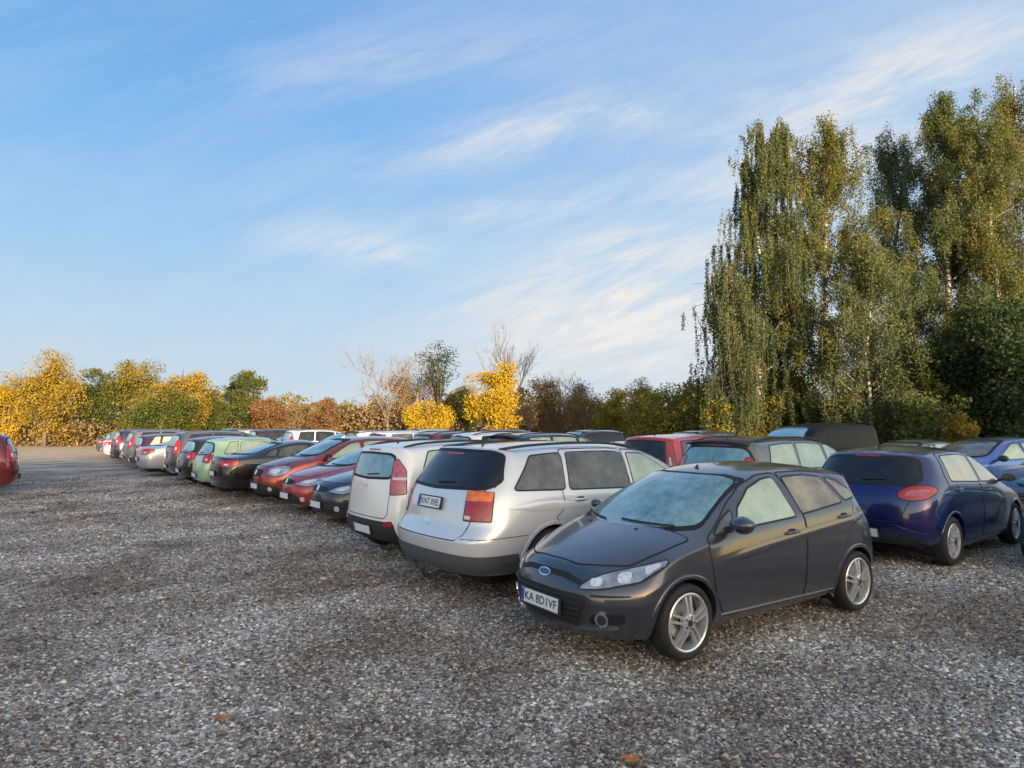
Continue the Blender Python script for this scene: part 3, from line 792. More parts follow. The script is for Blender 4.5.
    sh=lambda f,dx=0,dy=0,dz=0:[(c0[0]+(p[0]-c0[0])*f+dx,c0[1]+(p[1]-c0[1])*f+dy,c0[2]+(p[2]-c0[2])*f+dz) for p in hp]
    s['lamps'].append(dict(n='headlight',d=(.75,.62,-.15),m=hlm,p=hp,gap=1,r=.04,sub=[dict(n='lamp_projector',m='headlamp_inner',p=sh(.45,-.05,-.05,-.01),r=.05)]))
    s['lamps'].append(dict(n='fog_light',d=(.9,.4,0),m='headlamp_inner',r=.04,off=.012,p=[(.1,hw*.66,clr+.13),(.1,hw*.78,clr+.13),(.1,hw*.78,clr+.22),(.1,hw*.66,clr+.22)]))
    # rear
    bz=belt[1]
    if kind=='hatch':
        z0,z1=rwin or (bz+.02,zr-.06); yw0,yw1=(tg or {}).get('yw',(hw*.80,hw*.62))
        s['panels'].append(dict(n='rear_window',d=(-1,0,0),m=rwm,p=[(L,0,z1+.01),(L,yw1*.8,z1),(L,yw1,z1-.04),(L,yw0,z0+.06),(L,yw0*.93,z0),(L,0,z0-.02)],r=.05,off=.005,gap=.018))
        tb=(tg or {}).get('zb',clr+.36); yb=(tg or {}).get('yb',hw*.66); yt=(tg or {}).get('yt',hw*.76)
        s['lines']=[('tailgate_gap',[(-yt,z0),(-yt*.98,z0-.12),(-yb,tb+.06),(-yb+.07,tb),(yb-.07,tb),(yb,tb+.06),(yt*.98,z0-.12),(yt,z0)],'yz',(-1,0,0),.011,'seal',.004)]
        s['panels'].append(dict(n='brake_light',d=(-1,0,0),m='red_lens',p=[(L,0,zr-.012),(L,.17,zr-.014),(L,.17,zr-.034),(L,0,zr-.032)],r=.004,off=.008))
    else:
        z0,z1=rwin or (boot[1]+.03,zr-.03)
        s['panels'].append(dict(n='rear_window',d=(-1,0,0),m=rwm,p=[(L,0,z1+.01),(L,hw*.5,z1),(L,hw*.58,z1-.04),(L,hw*.76,z0+.06),(L,hw*.74,z0),(L,0,z0-.01)],r=.05,off=.005,gap=.018))
        yb=hw*.62
        s['lines']=[('boot_gap',[(-hw*.74,boot[2]-.02),(-yb,boot[2]-.22),(-yb+.03,.50),(yb-.03,.50),(yb,boot[2]-.22),(hw*.74,boot[2]-.02)],'yz',(-1,0,0),.011,'seal',.004)]
    pz=plate_z or (.62 if kind!='hatch' else clr+.26)
    if rear_txt is not None:
        s['plates']=s.get('plates',[])+[dict(x=L+.012,y=0,z=pz,front=False,txt=rear_txt,w=plate_w)]
    if front_txt is not None:
        s['plates']=s.get('plates',[])+[dict(x=-.02,y=0,z=clr+.22,front=True,txt=front_txt)]
    if rear_badge: s['ovals']=s.get('ovals',[])+[((L,0,bz-.12 if kind=='hatch' else boot[2]-.1),(-1,0,0),.045,.045,'chrome','badge')]
    tp=tl or [(L-.02,hw*.70,bz-.20),(L-.02,hw*.62,bz-.06),(L-.1,hw*.70,bz-.0),(L-.35,hw*.97,bz-.02),(L-.38,hw*.97,bz-.13),(L-.2,hw*.95,bz-.2)]
    c1=[sum(p[i] for p in tp)/len(tp) for i in range(3)]
    sh1=lambda f,dx=0,dy=0,dz=0:[(c1[0]+(p[0]-c1[0])*f+dx,c1[1]+(p[1]-c1[1])*f+dy,c1[2]+(p[2]-c1[2])*f+dz) for p in tp]
    s['lamps'].append(dict(n='tail_light',d=(-.72,.70,0),m=tail_mat,p=tp,gap=1,r=.03,sub=[dict(n='reversing_lens',m='clear_lens',p=sh1(.24,0,-.02,-.03),r=.03)]))
    if bump: s['panels'].append(dict(n='rear_bumper_trim',d=(-1,0,0),m='black_plastic',p=[(L,0,bump[1]),(L,hw*.80,bump[1]),(L,hw*.86,bump[0]+.04),(L,hw*.8,bump[0]),(L,0,bump[0])],r=.05,off=.012,rim=.02))
    s['wipers']=[dict(p=[(1,.60,zc+.02),(1,.12,zc)],d=(1,0,0)),dict(p=[(1,-.04,zc+.01),(1,-.55,zc)],d=(1,0,0))]
    if kind=='hatch': s['wipers'].append(dict(p=[(L,.02,z0+.03),(L,.30,z0+.05)],d=(-1,0,0)))
    if mirror: s['mirror']=(xa+.12,bl(xa)+.03)
    s['antenna']=(xr-.35,.05,.3) if kind=='hatch' else (xr-.15,.05,.3)
    if rails: s['rails']=(xh+.1,xr-.15,rails,W/2*.60)
    if spoiler:
        def ex(c,xr=xr,zr=zr,hw=hw,L=L):
            bm=bmesh.new(); n=10
            for q in range(n+1):
                y=-hw*.62+2*hw*.62*q/n; h=c.bvh.ray_cast(Vector((xr-.16,y,4)),Vector((0,0,-1)))[0]
                zz=h.z if h else zr
                back=xr+.07-.05*(y/hw/.62)**2
                a=[(xr-.20-L/2,y,zz+.012),(back-L/2,y,zz-.012),(back-L/2,y,zz-.04),(xr-.16-L/2,y,zz-.05)]
                vs=[bm.verts.new(p) for p in a]
                if q:
                    for w in range(4): bm.faces.new((pv[w],pv[(w+1)%4],vs[(w+1)%4],vs[w]))
                else: bm.faces.new(vs[::-1])
                pv=vs
            bm.faces.new(pv); bmesh.ops.recalc_face_normals(bm,faces=bm.faces)
            bm_obj('roof_spoiler',bm,spoiler if isinstance(spoiler,str) else c.paint,c.root,True,40)
        s['extra']=ex
    return s
def chain(s,f):
    g=s.get('extra')
    def ex(c):
        if g: g(c)
        f(c)
    s['extra']=ex; return s
def spec_crossover_wagon():
    L=5.05
    s=gen(L=L,W=1.96,H=1.66,wb=2.955,fo=.98,rw=.365,clr=.24,zl=.86,zc=1.12,xc=1.15,xh=2.05,xr=L-.50,zr=1.56,belt=(1.03,1.13),
      tail=[(L-.12,.30),(L-.02,.40),(L,.66),(L-.10,.80),(L-.14,1.13),(L-.52,1.57)],tail_y=[1,1,1,.98,.95,1.0],
      dlo=dict(xa=1.38,xB=2.62,xC=3.62,xD=4.42,dt=.45),gside='glass_side',qmat='glass_grey',clad=0,lip=.035,
      rwin=(1.19,1.565),tg=dict(yw=(.81,.69),zb=.66,yb=.66,yt=.74),rwm='glass_tint',plate_z=1.01,rear_txt='KNT 01EL',plate_w=.46,rear_badge=False,
      tl=[(L-.05,.72,.86),(L-.08,.735,1.165),(L-.30,.93,1.15),(L-.26,.95,.86)],rails=.035,rs=.24,tumble=.40,front='suv')
    s['lamps'][-1]['sub']=[]
    s['lamps'][-1]['r']=.012
    s['lamps'].append(dict(n='indicator_lens',d=(-.72,.70,0),m='amber_lens',r=.012,off=.012,p=[(L-.07,.728,1.06),(L-.08,.735,1.165),(L-.30,.93,1.15),(L-.27,.935,1.06)]))
    s['lamps'].append(dict(n='reversing_lens',d=(-.72,.70,0),m='clear_lens',r=.01,off=.012,p=[(L-.05,.735,.875),(L-.05,.735,.91),(L-.1,.78,.91),(L-.1,.78,.875)]))
    # dark lower bumper, bumper step
    s['panels']+=[dict(n='rear_bumper_trim',d=(-1,0,0),m='bumper_grey',p=[(L,0,.52),(L,.55,.515),(L,.97,.50),(L,.97,.27),(L,0,.27)],r=.02,off=.006,rim=.02),
       ]
    s['cr_rear']=[(2,.6),(3,.5)]; s['rail_mat']='black_plastic'
    s['side_trim']=[('rear_bumper_side',[(4.42,.52),(4.97,.51),(4.97,.29),(4.46,.27),(4.36,.36)],'bumper_grey',.006),
        ('door_cladding',[(1.42,.44),(3.50,.42),(3.50,.30),(1.42,.30)],'bumper_grey',.006)]
    s['side_lines']=[('bumper_seam',[(4.30,.70),(4.7,.69),(4.96,.68)],'seal',.008,.005),('shoulder_seam',[(1.3,1.015),(3.0,1.03),(4.7,1.05)],'seal',.005,.0008)][:1]
    s['ovals']=[((L,0,.80),(-1,0,0),.07,.035,'chrome','badge')]
    # dark painted D-pillar wrap
    s['lamps'].append(dict(n='rear_pillar_trim',d=(-.66,.75,0),m='glass_tint',r=.03,off=.005,p=[(4.88,.80,1.20),(4.62,.70,1.54),(4.50,.76,1.55),(4.66,.88,1.20)]))
    def ex(c):
        bm=bmesh.new(); h=L/2
        add_tube(bm,[(L-.4-h,.28,.36),(L-.1-h,.28,.30),(L+.02-h,.28,.26),(L+.10-h,.28,.27),(L+.13-h,.28,.33)],[.022,.022,.02,.018,.018],10)
        bmesh.ops.create_uvsphere(bm,u_segments=12,v_segments=8,radius=.03,matrix=Matrix.Translation((L+.13-h,.28,.36)))
        bm_obj('tow_hook',bm,'black_plastic',c.root,True,60)
        bm=bmesh.new(); add_tube(bm,[(L-.6-h,-.55,.25),(L-.02-h,-.55,.24)],.028,12); bm_obj('exhaust_pipe',bm,'satin',c.root,True,60)
    chain(s,ex)
    s['spoil']=1
    return s
def spec_boxy():
    L=4.1
    s=gen(L=L,W=1.785,H=1.64,wb=2.55,fo=.82,rw=.32,clr=.20,zl=.84,zc=1.10,xc=.85,xh=1.6,xr=L-.20,zr=1.54,belt=(1.0,1.16),
      tail=[(L-.10,.28),(L,.36),(L,.58),(L-.04,.95),(L-.06,1.15),(L-.19,1.52)],tumble=.26,
      dlo=dict(xa=1.05,xB=2.05,xC=2.95,xD=3.62,dt=.20),rwin=(1.14,1.46),tg=dict(yw=(.60,.56),zb=.60,yb=.60,yt=.62),rwm='glass_blue',
      tl=[(L-.04,.68,.92),(L-.05,.66,1.05),(L-.08,.665,1.38),(L-.12,.72,1.40),(L-.22,.80,1.25),(L-.22,.84,.94)],tail_mat='pink_lens',plate_z=.42,rear_txt='',
      bump=(.30,.56),clad=0,rails=.03,rs=.16,hi=True,rear_badge=True,lip=.03)
    s['lamps'][-1]['sub']=[dict(n='reversing_lens',m='clear_lens',r=.01,p=[(L-.08,.68,1.12),(L-.22,.82,1.12),(L-.22,.82,1.155),(L-.08,.68,1.155)])]
    s['lamps'].append(dict(n='rear_reflector',d=(-.9,.3,0),m='red_lens',r=.02,off=.018,p=[(L,.56,.50),(L,.74,.51),(L,.72,.58),(L,.58,.56)]))
    return s
def spec_small_front(): # supermini with teardrop lamps
    return gen(L=4.06,W=1.73,H=1.45,wb=2.59,fo=.84,rw=.31,clr=.17,zl=.76,zc=1.0,xc=1.02,xh=1.95,xr=3.75,zr=1.36,belt=(.92,1.06),
      dlo=dict(xa=1.25,xB=2.35,xC=3.10,xD=3.45),hl=[(.06,.40,.64),(.25,.66,.60),(.50,.80,.68),(.72,.84,.82),(.45,.76,.80),(.15,.52,.72)],rear_txt='',front_txt='',
      tl=[(4.02,.55,.86),(4.0,.55,.98),(3.9,.68,1.02),(3.70,.82,.98),(3.68,.84,.86),(3.85,.80,.80)])
def spec_crossover_front():
    s=gen(L=4.32,W=1.79,H=1.58,wb=2.63,fo=.88,rw=.335,clr=.21,zl=.86,zc=1.13,xc=1.05,xh=1.95,xr=4.0,zr=1.48,belt=(1.0,1.14),
      dlo=dict(xa=1.28,xB=2.42,xC=3.25,xD=3.75),front='suv',lip=.05,lip_black=True,clad=1,
      hl=[(.10,.52,.70),(.30,.76,.68),(.50,.84,.76),(.55,.84,.90),(.35,.74,.94),(.14,.55,.90)],rear_txt='',front_txt='')
    s['mirror_mat']='black_plastic'
    return s
def spec_saloon():
    L=4.70
    return gen(L=L,W=1.80,H=1.46,wb=2.70,fo=.90,rw=.32,clr=.19,zl=.74,zc=1.0,xc=1.20,xh=2.05,kind='boot',boot=(4.02,1.10,1.06),xr=3.05,zr=1.40,belt=(.95,1.02),
      dlo=dict(xa=1.40,xB=2.42,xC=3.25,xD=3.62,dt=.25),rwin=(1.12,1.37),rwm='glass_blue',gside='glass_grey',rear_txt='',front_txt='',
      tl=[(L-.03,.42,.80),(L-.04,.45,.96),(L-.15,.75,.99),(L-.42,.88,.97),(L-.40,.89,.86),(L-.15,.82,.79)],bump=None)
def spec_bubble():
    L=3.90
    return gen(L=L,W=1.68,H=1.52,wb=2.45,fo=.76,rw=.30,clr=.19,zl=.78,zc=1.04,xc=.88,xh=1.65,xr=L-.36,zr=1.42,belt=(.96,1.02),
      dlo=dict(xa=1.05,xB=2.05,xC=2.85,xD=3.30),rwm='glass_blue',rear_txt='',front_txt='',
      tail=[(L-.12,.27),(L-.02,.36),(L,.55),(L-.03,.86),(L-.14,1.03),(L-.36,1.39)],
      tl=[(L-.03,.58,.84),(L-.04,.57,.98),(L-.12,.66,1.06),(L-.30,.79,1.02),(L-.30,.82,.88),(L-.15,.76,.80)])
def spec_people_carrier():
    L=4.55
    return gen(L=L,W=1.80,H=1.68,wb=2.70,fo=.92,rw=.33,clr=.20,zl=.86,zc=1.14,xc=1.0,xh=1.9,xr=L-.28,zr=1.58,belt=(1.02,1.12),
      dlo=dict(xa=1.2,xB=2.25,xC=3.2,xD=4.05,dt=.22),gside='glass_tint',rails=.04,rwm='glass_blue',rear_txt='',front_txt='',
      tail=[(L-.12,.28),(L-.01,.38),(L,.60),(L-.03,.95),(L-.07,1.13),(L-.28,1.55)],tumble=.34,
      tl=[(L-.05,.66,.90),(L-.06,.65,1.05),(L-.12,.68,1.36),(L-.28,.74,1.34),(L-.30,.84,1.05),(L-.28,.86,.90)])
def spec_sport_hatch():
    L=4.34
    s=gen(L=L,W=1.79,H=1.56,wb=2.60,fo=.93,rw=.325,clr=.19,zl=.74,zc=1.0,xc=1.1,xh=2.0,xr=L-.42,zr=1.46,belt=(.96,1.11),
      dlo=dict(xa=1.32,xB=2.40,xC=3.42,xD=3.6,dt=.35),rwin=(1.09,1.42),tg=dict(yw=(.68,.60),zb=.60,yb=.52,yt=.66),rwm='glass_tint',gside='glass_gold',
      tail=[(L-.14,.30),(L-.03,.38),(L,.56),(L-.03,.88),(L-.12,1.07),(L-.42,1.43)],
      tl=[(L-.04,.54,.915),(L-.05,.53,.97),(L-.08,.60,1.03),(L-.16,.72,1.075),(L-.36,.87,1.06),(L-.40,.88,1.0),(L-.20,.82,.91),(L-.08,.66,.875)],plate_z=.44,rear_txt='',front_txt='',rs=.26,rear_badge=False,wheel='five')
    s['lamps'][-1]['r']=.05
    s['lamps'][-1]['sub']=[dict(n='lamp_ring',m='pink_lens',r=.04,p=[(L-.06,.61,.94),(L-.09,.64,1.0),(L-.20,.76,1.03),(L-.30,.83,1.01),(L-.18,.77,.94)])]
    s['panels']+=[dict(n='diffuser',d=(-1,0,0),m='black_plastic',p=[(L,0,.43),(L,.50,.43),(L,.70,.37),(L,.76,.30),(L,.6,.25),(L,0,.25)],r=.03,off=.008),
      dict(n='bumper_ridge',d=(-1,0,0),m='paint',p=[(L,0,.57),(L,.45,.565),(L,.62,.50),(L,.78,.47),(L,.78,.445),(L,.58,.455),(L,.44,.53),(L,0,.535)],r=.02,off=.02,rim=.03)]
    def ex(c):
        me=text_mesh('BRAVO',.055); me.materials.append(MATS['chrome'])
        t=link(bpy.data.objects.new('model_lettering',me),c.root)
        h=c.bvh.ray_cast(Vector((8,.33,.83)),Vector((-1,0,0)))[0]
        t.location=(h.x-L/2+.006,.33,.83); t.rotation_euler=(R(90),0,R(90))
        t.scale=(1.2,.9,1)
    s['mirror_mat']='black_plastic'; s['mirror_sz']=.82
    chain(s,ex); return s
def spec_estate():
    L=4.70
    s=gen(L=L,W=1.80,H=1.68,wb=2.75,fo=.92,rw=.33,clr=.19,zl=.82,zc=1.10,xc=1.10,xh=1.95,xr=L-.22,zr=1.61,belt=(1.02,1.10),
      tail=[(L-.10,.28),(L,.38),(L,.6),(L-.03,.92),(L-.06,1.10),(L-.22,1.58)],tumble=.34,
      dlo=dict(xa=1.35,xB=2.40,xC=3.35,xD=4.25,dt=.15),rwin=(1.08,1.54),rwm='glass_tint',gside='glass_grey',
      tl=[(L-.04,.74,.86),(L-.06,.71,1.08),(L-.14,.64,1.54),(L-.26,.70,1.56),(L-.24,.80,1.15),(L-.26,.86,.88)],rear_txt='',front_txt='')
    return s
def spec_grey_suv():
    L=4.75
    s=gen(L=L,W=1.86,H=1.67,wb=2.76,fo=.93,rw=.34,clr=.21,zl=.84,zc=1.08,xc=1.15,xh=2.0,xr=L-.24,zr=1.58,belt=(1.05,1.15),
      tail=[(L-.10,.30),(L,.38),(L,.58),(L-.03,.9),(L-.08,1.13),(L-.24,1.55)],tumble=.36,rails=.03,
      dlo=dict(xa=1.36,xB=2.45,xC=3.35,xD=4.25,dt=.25),rwin=(1.14,1.50),rwm='glass_blue',gside='glass_side',spoiler='black_plastic',
      tl=[(L-.05,.70,.86),(L-.06,.68,1.05),(L-.14,.64,1.34),(L-.24,.70,1.34),(L-.24,.80,1.05),(L-.28,.88,.86)],rear_txt='',front_txt='')
    return s
def spec_van():
    L=4.9
    s=gen(L=L,W=1.92,H=1.94,wb=3.0,fo=.95,rw=.34,clr=.22,zl=.98,zc=1.28,xc=.72,xh=1.45,zh=1.83,xr=L-.12,zr=1.85,belt=(1.12,1.16),
      tail=[(L-.08,.30),(L,.38),(L,.6),(L-.01,1.0),(L-.03,1.16),(L-.12,1.82)],tumble=.18,gside='glass_black',
      dlo=dict(xa=.98,xB=1.95,xC=3.3,xD=4.55,dt=.06),rwm='glass_tint',wsm='glass_sky',rear_txt='',front_txt='',front='suv')
    return s
# ------------------------------------------------------------------ the place
CAMH,FOC,PIT=1.86,650.,.0636
def ax(t,u): # row coordinates: t along the row (away), u along the cars
    return (-.61*t+.79*u,.79*t+.61*u)
ANG=math.atan2(.61,.79)
def place(root,t,u,toward,da=0):
    """toward=True: nose towards the aisle / camera left"""
    x,y=ax(t,u); root.location=(x,y,0); root.rotation_euler=(0,0,ANG+da+(0 if toward else math.pi))
def more_mats():
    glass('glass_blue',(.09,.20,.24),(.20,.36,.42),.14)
    glass('glass_sky',(.16,.34,.44),(.22,.42,.52),.10)  # blue sky reflection painted into the windscreen colour
    glass('glass_gold',(.48,.38,.18),(.80,.62,.28),.08,metal=.6)  # golden reflection of the evening sky painted into the panes
    simple('glass_black',(.005,.005,.006),.4,spec=.2)
    simple('bumper_grey',(.085,.09,.10),.5,bump=.2,scale=300)
PAINTS=dict(graphite=(.048,.053,.075),silver=(.68,.70,.73),white=(.84,.84,.82),ink=(.022,.028,.040),red=(.30,.015,.018),brick=(.30,.030,.020),
  black=(.012,.013,.016),mint=(.34,.52,.36),slate=(.06,.07,.09),paleblue=(.42,.47,.56),plum=(.05,.018,.04),navy=(.006,.012,.10),scarlet=(.52,.02,.025),
  grey=(.14,.145,.15),azure=(.035,.12,.42),teal=(.06,.30,.30),maroon=(.17,.012,.022),beige=(.42,.38,.31),midnight=(.015,.02,.05),green=(.02,.07,.04))
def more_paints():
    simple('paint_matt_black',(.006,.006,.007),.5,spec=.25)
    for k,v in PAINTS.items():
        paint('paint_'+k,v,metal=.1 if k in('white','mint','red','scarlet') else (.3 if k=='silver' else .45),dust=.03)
def build_cars():
    NEAR='cars parked along the front row by the aisle'; BACK='cars parked in the second row behind the front row'; FAR='cars parked in the third row under the birches'
    # front row
    fi,_=make_car('parked_car',spec_fiesta(),'paint_graphite','graphite grey hatchback nearest the camera, alloy wheels and lettered front plate in view','car',NEAR)
    fi.location=(1.89,6.60,0); fi.rotation_euler=(0,0,.586)
    pa,_=make_car('parked_car',spec_crossover_wagon(),'paint_silver','large silver crossover with orange and red tail light and tow hook, beside the graphite hatchback','car',NEAR)
    pa.location=(.98,8.84,0); pa.rotation_euler=(0,0,.66+math.pi)
    so,_=make_car('parked_car',spec_boxy(),'paint_white','boxy white car with upright tail lights and black lower bumper, beside the silver crossover','car',NEAR)
    so.location=(-.50,10.55,0); so.rotation_euler=(0,0,.67+math.pi)
    sf,_=make_car('parked_car',spec_small_front(),'paint_ink','blue-black supermini nose out between the boxy white car and the red supermini','car',NEAR)
    place(sf,12.0,6.65,True,.0)
    r2=copy_car(sf,{'paint_ink':'paint_red'},'red supermini nose out, low bonnet, between the blue-black supermini and the taller red crossover',NEAR); place(r2,13.9,6.7,True)
    qa,_=make_car('parked_car',spec_crossover_front(),'paint_brick','tall brick red crossover nose out with black arches and black wing mirror',  'car',NEAR)
    place(qa,16.1,6.85,True)
    sa,_=make_car('parked_car',spec_saloon(),'paint_black','long black saloon with red tail light between the brick red crossover and the mint car','car',NEAR)
    place(sa,18.3,6.6,False)
    bu,_=make_car('parked_car',spec_bubble(),'paint_mint','pale mint green rounded hatchback seen from behind beside the black saloon','car',NEAR)
    place(bu,20.4,6.2,False)
    b2=copy_car(bu,{'paint_mint':'paint_black','glass_blue':'glass_blue'},'small black hatchback with blue-tinted rear window next to the mint green car',NEAR); place(b2,22.7,6.2,False)
    pc,_=make_car('parked_car',spec_people_carrier(),'paint_slate','slate grey people carrier with tall red tail light beyond the small black hatchback','car',NEAR,hi=True)
    place(pc,25.2,6.6,False)
    s2=copy_car(sa,{'paint_black':'paint_paleblue'},'pale silver-blue saloon beyond the slate people carrier in the front row',NEAR); place(s2,28.0,6.2,False)
    s3=copy_car(bu,{'paint_mint':'paint_plum'},'plum coloured hatchback beyond the pale silver-blue saloon',NEAR); place(s3,30.7,5.9,False)
    far=[(pc,'paint_slate','paint_grey','mid grey people carrier beyond the plum hatchback in the front row',33.3,6.3),
         (sf,'paint_ink','paint_white','white supermini nose out towards the far end of the front row',36.0,6.3),
         (pc,'paint_slate','paint_midnight','midnight blue people carrier near the far end of the front row',38.7,6.4),
         (sa,'paint_black','paint_silver','silver saloon, third from the far end of the front row',41.5,6.4),
         (bu,'paint_mint','paint_grey','grey hatchback, second from the far end of the front row',44.3,6.2),
         (sa,'paint_black','paint_slate','slate grey saloon closing the far end of the front row',47.2,6.6)]
    for src,a,b,lab,t,u in far:
        o=copy_car(src,{a:b},lab,NEAR); place(o,t,u,src is sf,random.uniform(-.03,.03))
    # second row
    br,_=make_car('parked_car',spec_sport_hatch(),'paint_navy','navy blue hatchback with oval red tail lamp, parked behind the graphite grey one','car',BACK)
    br.location=(6.40,10.25,0); br.rotation_euler=(0,0,.66+math.pi)
    gs,_=make_car('parked_car',spec_grey_suv(),'paint_grey','grey estate with black roof spoiler seen over the roof of the graphite hatchback','car',BACK)
    gs.location=(5.1,12.25,0); gs.rotation_euler=(0,0,.66+math.pi)
    es,_=make_car('parked_car',spec_estate(),'paint_scarlet','bright red estate with tall red tail light behind the silver crossover','car',BACK)
    place(es,8.9,12.4,False)
    tl=copy_car(sf,{'paint_ink':'paint_teal'},'teal supermini at the right edge, only a sliver of its nose in the picture',BACK); place(tl,1.99,12.32,True)
    row=[(sa,'paint_black','paint_paleblue','pale silver-blue saloon directly beyond the red estate in the second row',11.3,12.5),
         (gs,'paint_grey','paint_black','black estate with roof rails, its roof showing behind the silver crossover',13.7,12.3),
         (pc,'paint_slate','paint_white','white people carrier roof showing behind the boxy white car',16.1,12.5),
         (pc,'paint_slate','paint_maroon','maroon people carrier roof behind the red supermini',18.4,12.5),
         (es,'paint_scarlet','paint_silver','silver estate whose roof shows above the brick red crossover',20.8,12.2),
         (gs,'paint_grey','paint_white','white estate with roof rails behind the black saloon',23.3,12.4),
         (sf,'paint_ink','paint_paleblue','pale silver-blue supermini behind the black saloon',25.8,12.2),
         (qa,'paint_brick','paint_white','white crossover with pale windscreen behind the mint green car',28.3,12.2),
         (pc,'paint_slate','paint_silver','silver people carrier in the second row behind the small black hatchback',31.0,12.5),
         (sa,'paint_black','paint_white','white saloon far along the second row',33.8,12.4),
         (pc,'paint_slate','paint_black','black people carrier far along the second row',36.5,12.4),
         (gs,'paint_grey','paint_beige','beige estate far along the second row',39.4,12.3),
         (es,'paint_scarlet','paint_midnight','midnight blue estate near the end of the second row',42.4,12.4)]
    for src,a,b,lab,t,u in row:
        o=copy_car(src,{a:b},lab,BACK); place(o,t,u,src in (sf,qa),random.uniform(-.03,.03))
    # third row
    va,_=make_car('parked_van',spec_van(),'paint_matt_black','black van with bright blue windscreen parked under the weeping birch','van',FAR)
    bl=copy_car(qa,{'paint_brick':'paint_azure','glass_front':'glass_grey'},'bright blue crossover under the birches at the right edge',FAR)
    place(bl,5.6,18.9,True,-.35)
    g3=copy_car(sf,{'paint_ink':'paint_grey','glass_front':'glass_grey'},'grey supermini between the black van and the bright blue crossover',FAR); place(g3,8.0,20.4,True,-.1)
    place(va,10.6,20.3,True,-.15)
    row=[(sa,'paint_black','paint_midnight','midnight blue saloon left of the black van in the third row',12.6,20.3),
         (es,'paint_scarlet','paint_slate','slate grey estate in the third row behind the bright red estate',15.1,20.0),
         (pc,'paint_slate','paint_ink','blue-black people carrier in the third row behind the silver crossover',19.5,18.6),
         (sf,'paint_ink','paint_silver','silver supermini in the third row above the silver crossover roof',22.5,18.6),
         (gs,'paint_grey','paint_midnight','midnight blue estate in the third row above the boxy white car',26.0,18.7),
         (sa,'paint_black','paint_maroon','maroon saloon in the third row, mostly hidden behind the others',29.5,18.6),
         (pc,'paint_slate','paint_paleblue','pale silver-blue people carrier far along the third row',33.0,18.6)]
    for src,a,b,lab,t,u in row:
        o=copy_car(src,{a:b},lab,FAR); place(o,t,u,True,random.uniform(-.03,.03))
    # other side of the aisle, left edge of the picture
    LEFT='cars parked across the aisle at the left edge'
    row=[(pc,'paint_slate','paint_maroon','dark red people carrier cut off by the left edge of the picture',22.7,-2.0),
         (bu,'paint_mint','paint_white','white hatchback just behind the dark red people carrier at the left edge',25.6,-1.75),
         (sa,'paint_black','paint_silver','silver saloon behind the white hatchback at the left edge',28.3,-2.5)]
    for src,a,b,lab,t,u in row:
        o=copy_car(src,{a:b},lab,LEFT); place(o,t,u,src in(sa,pc))
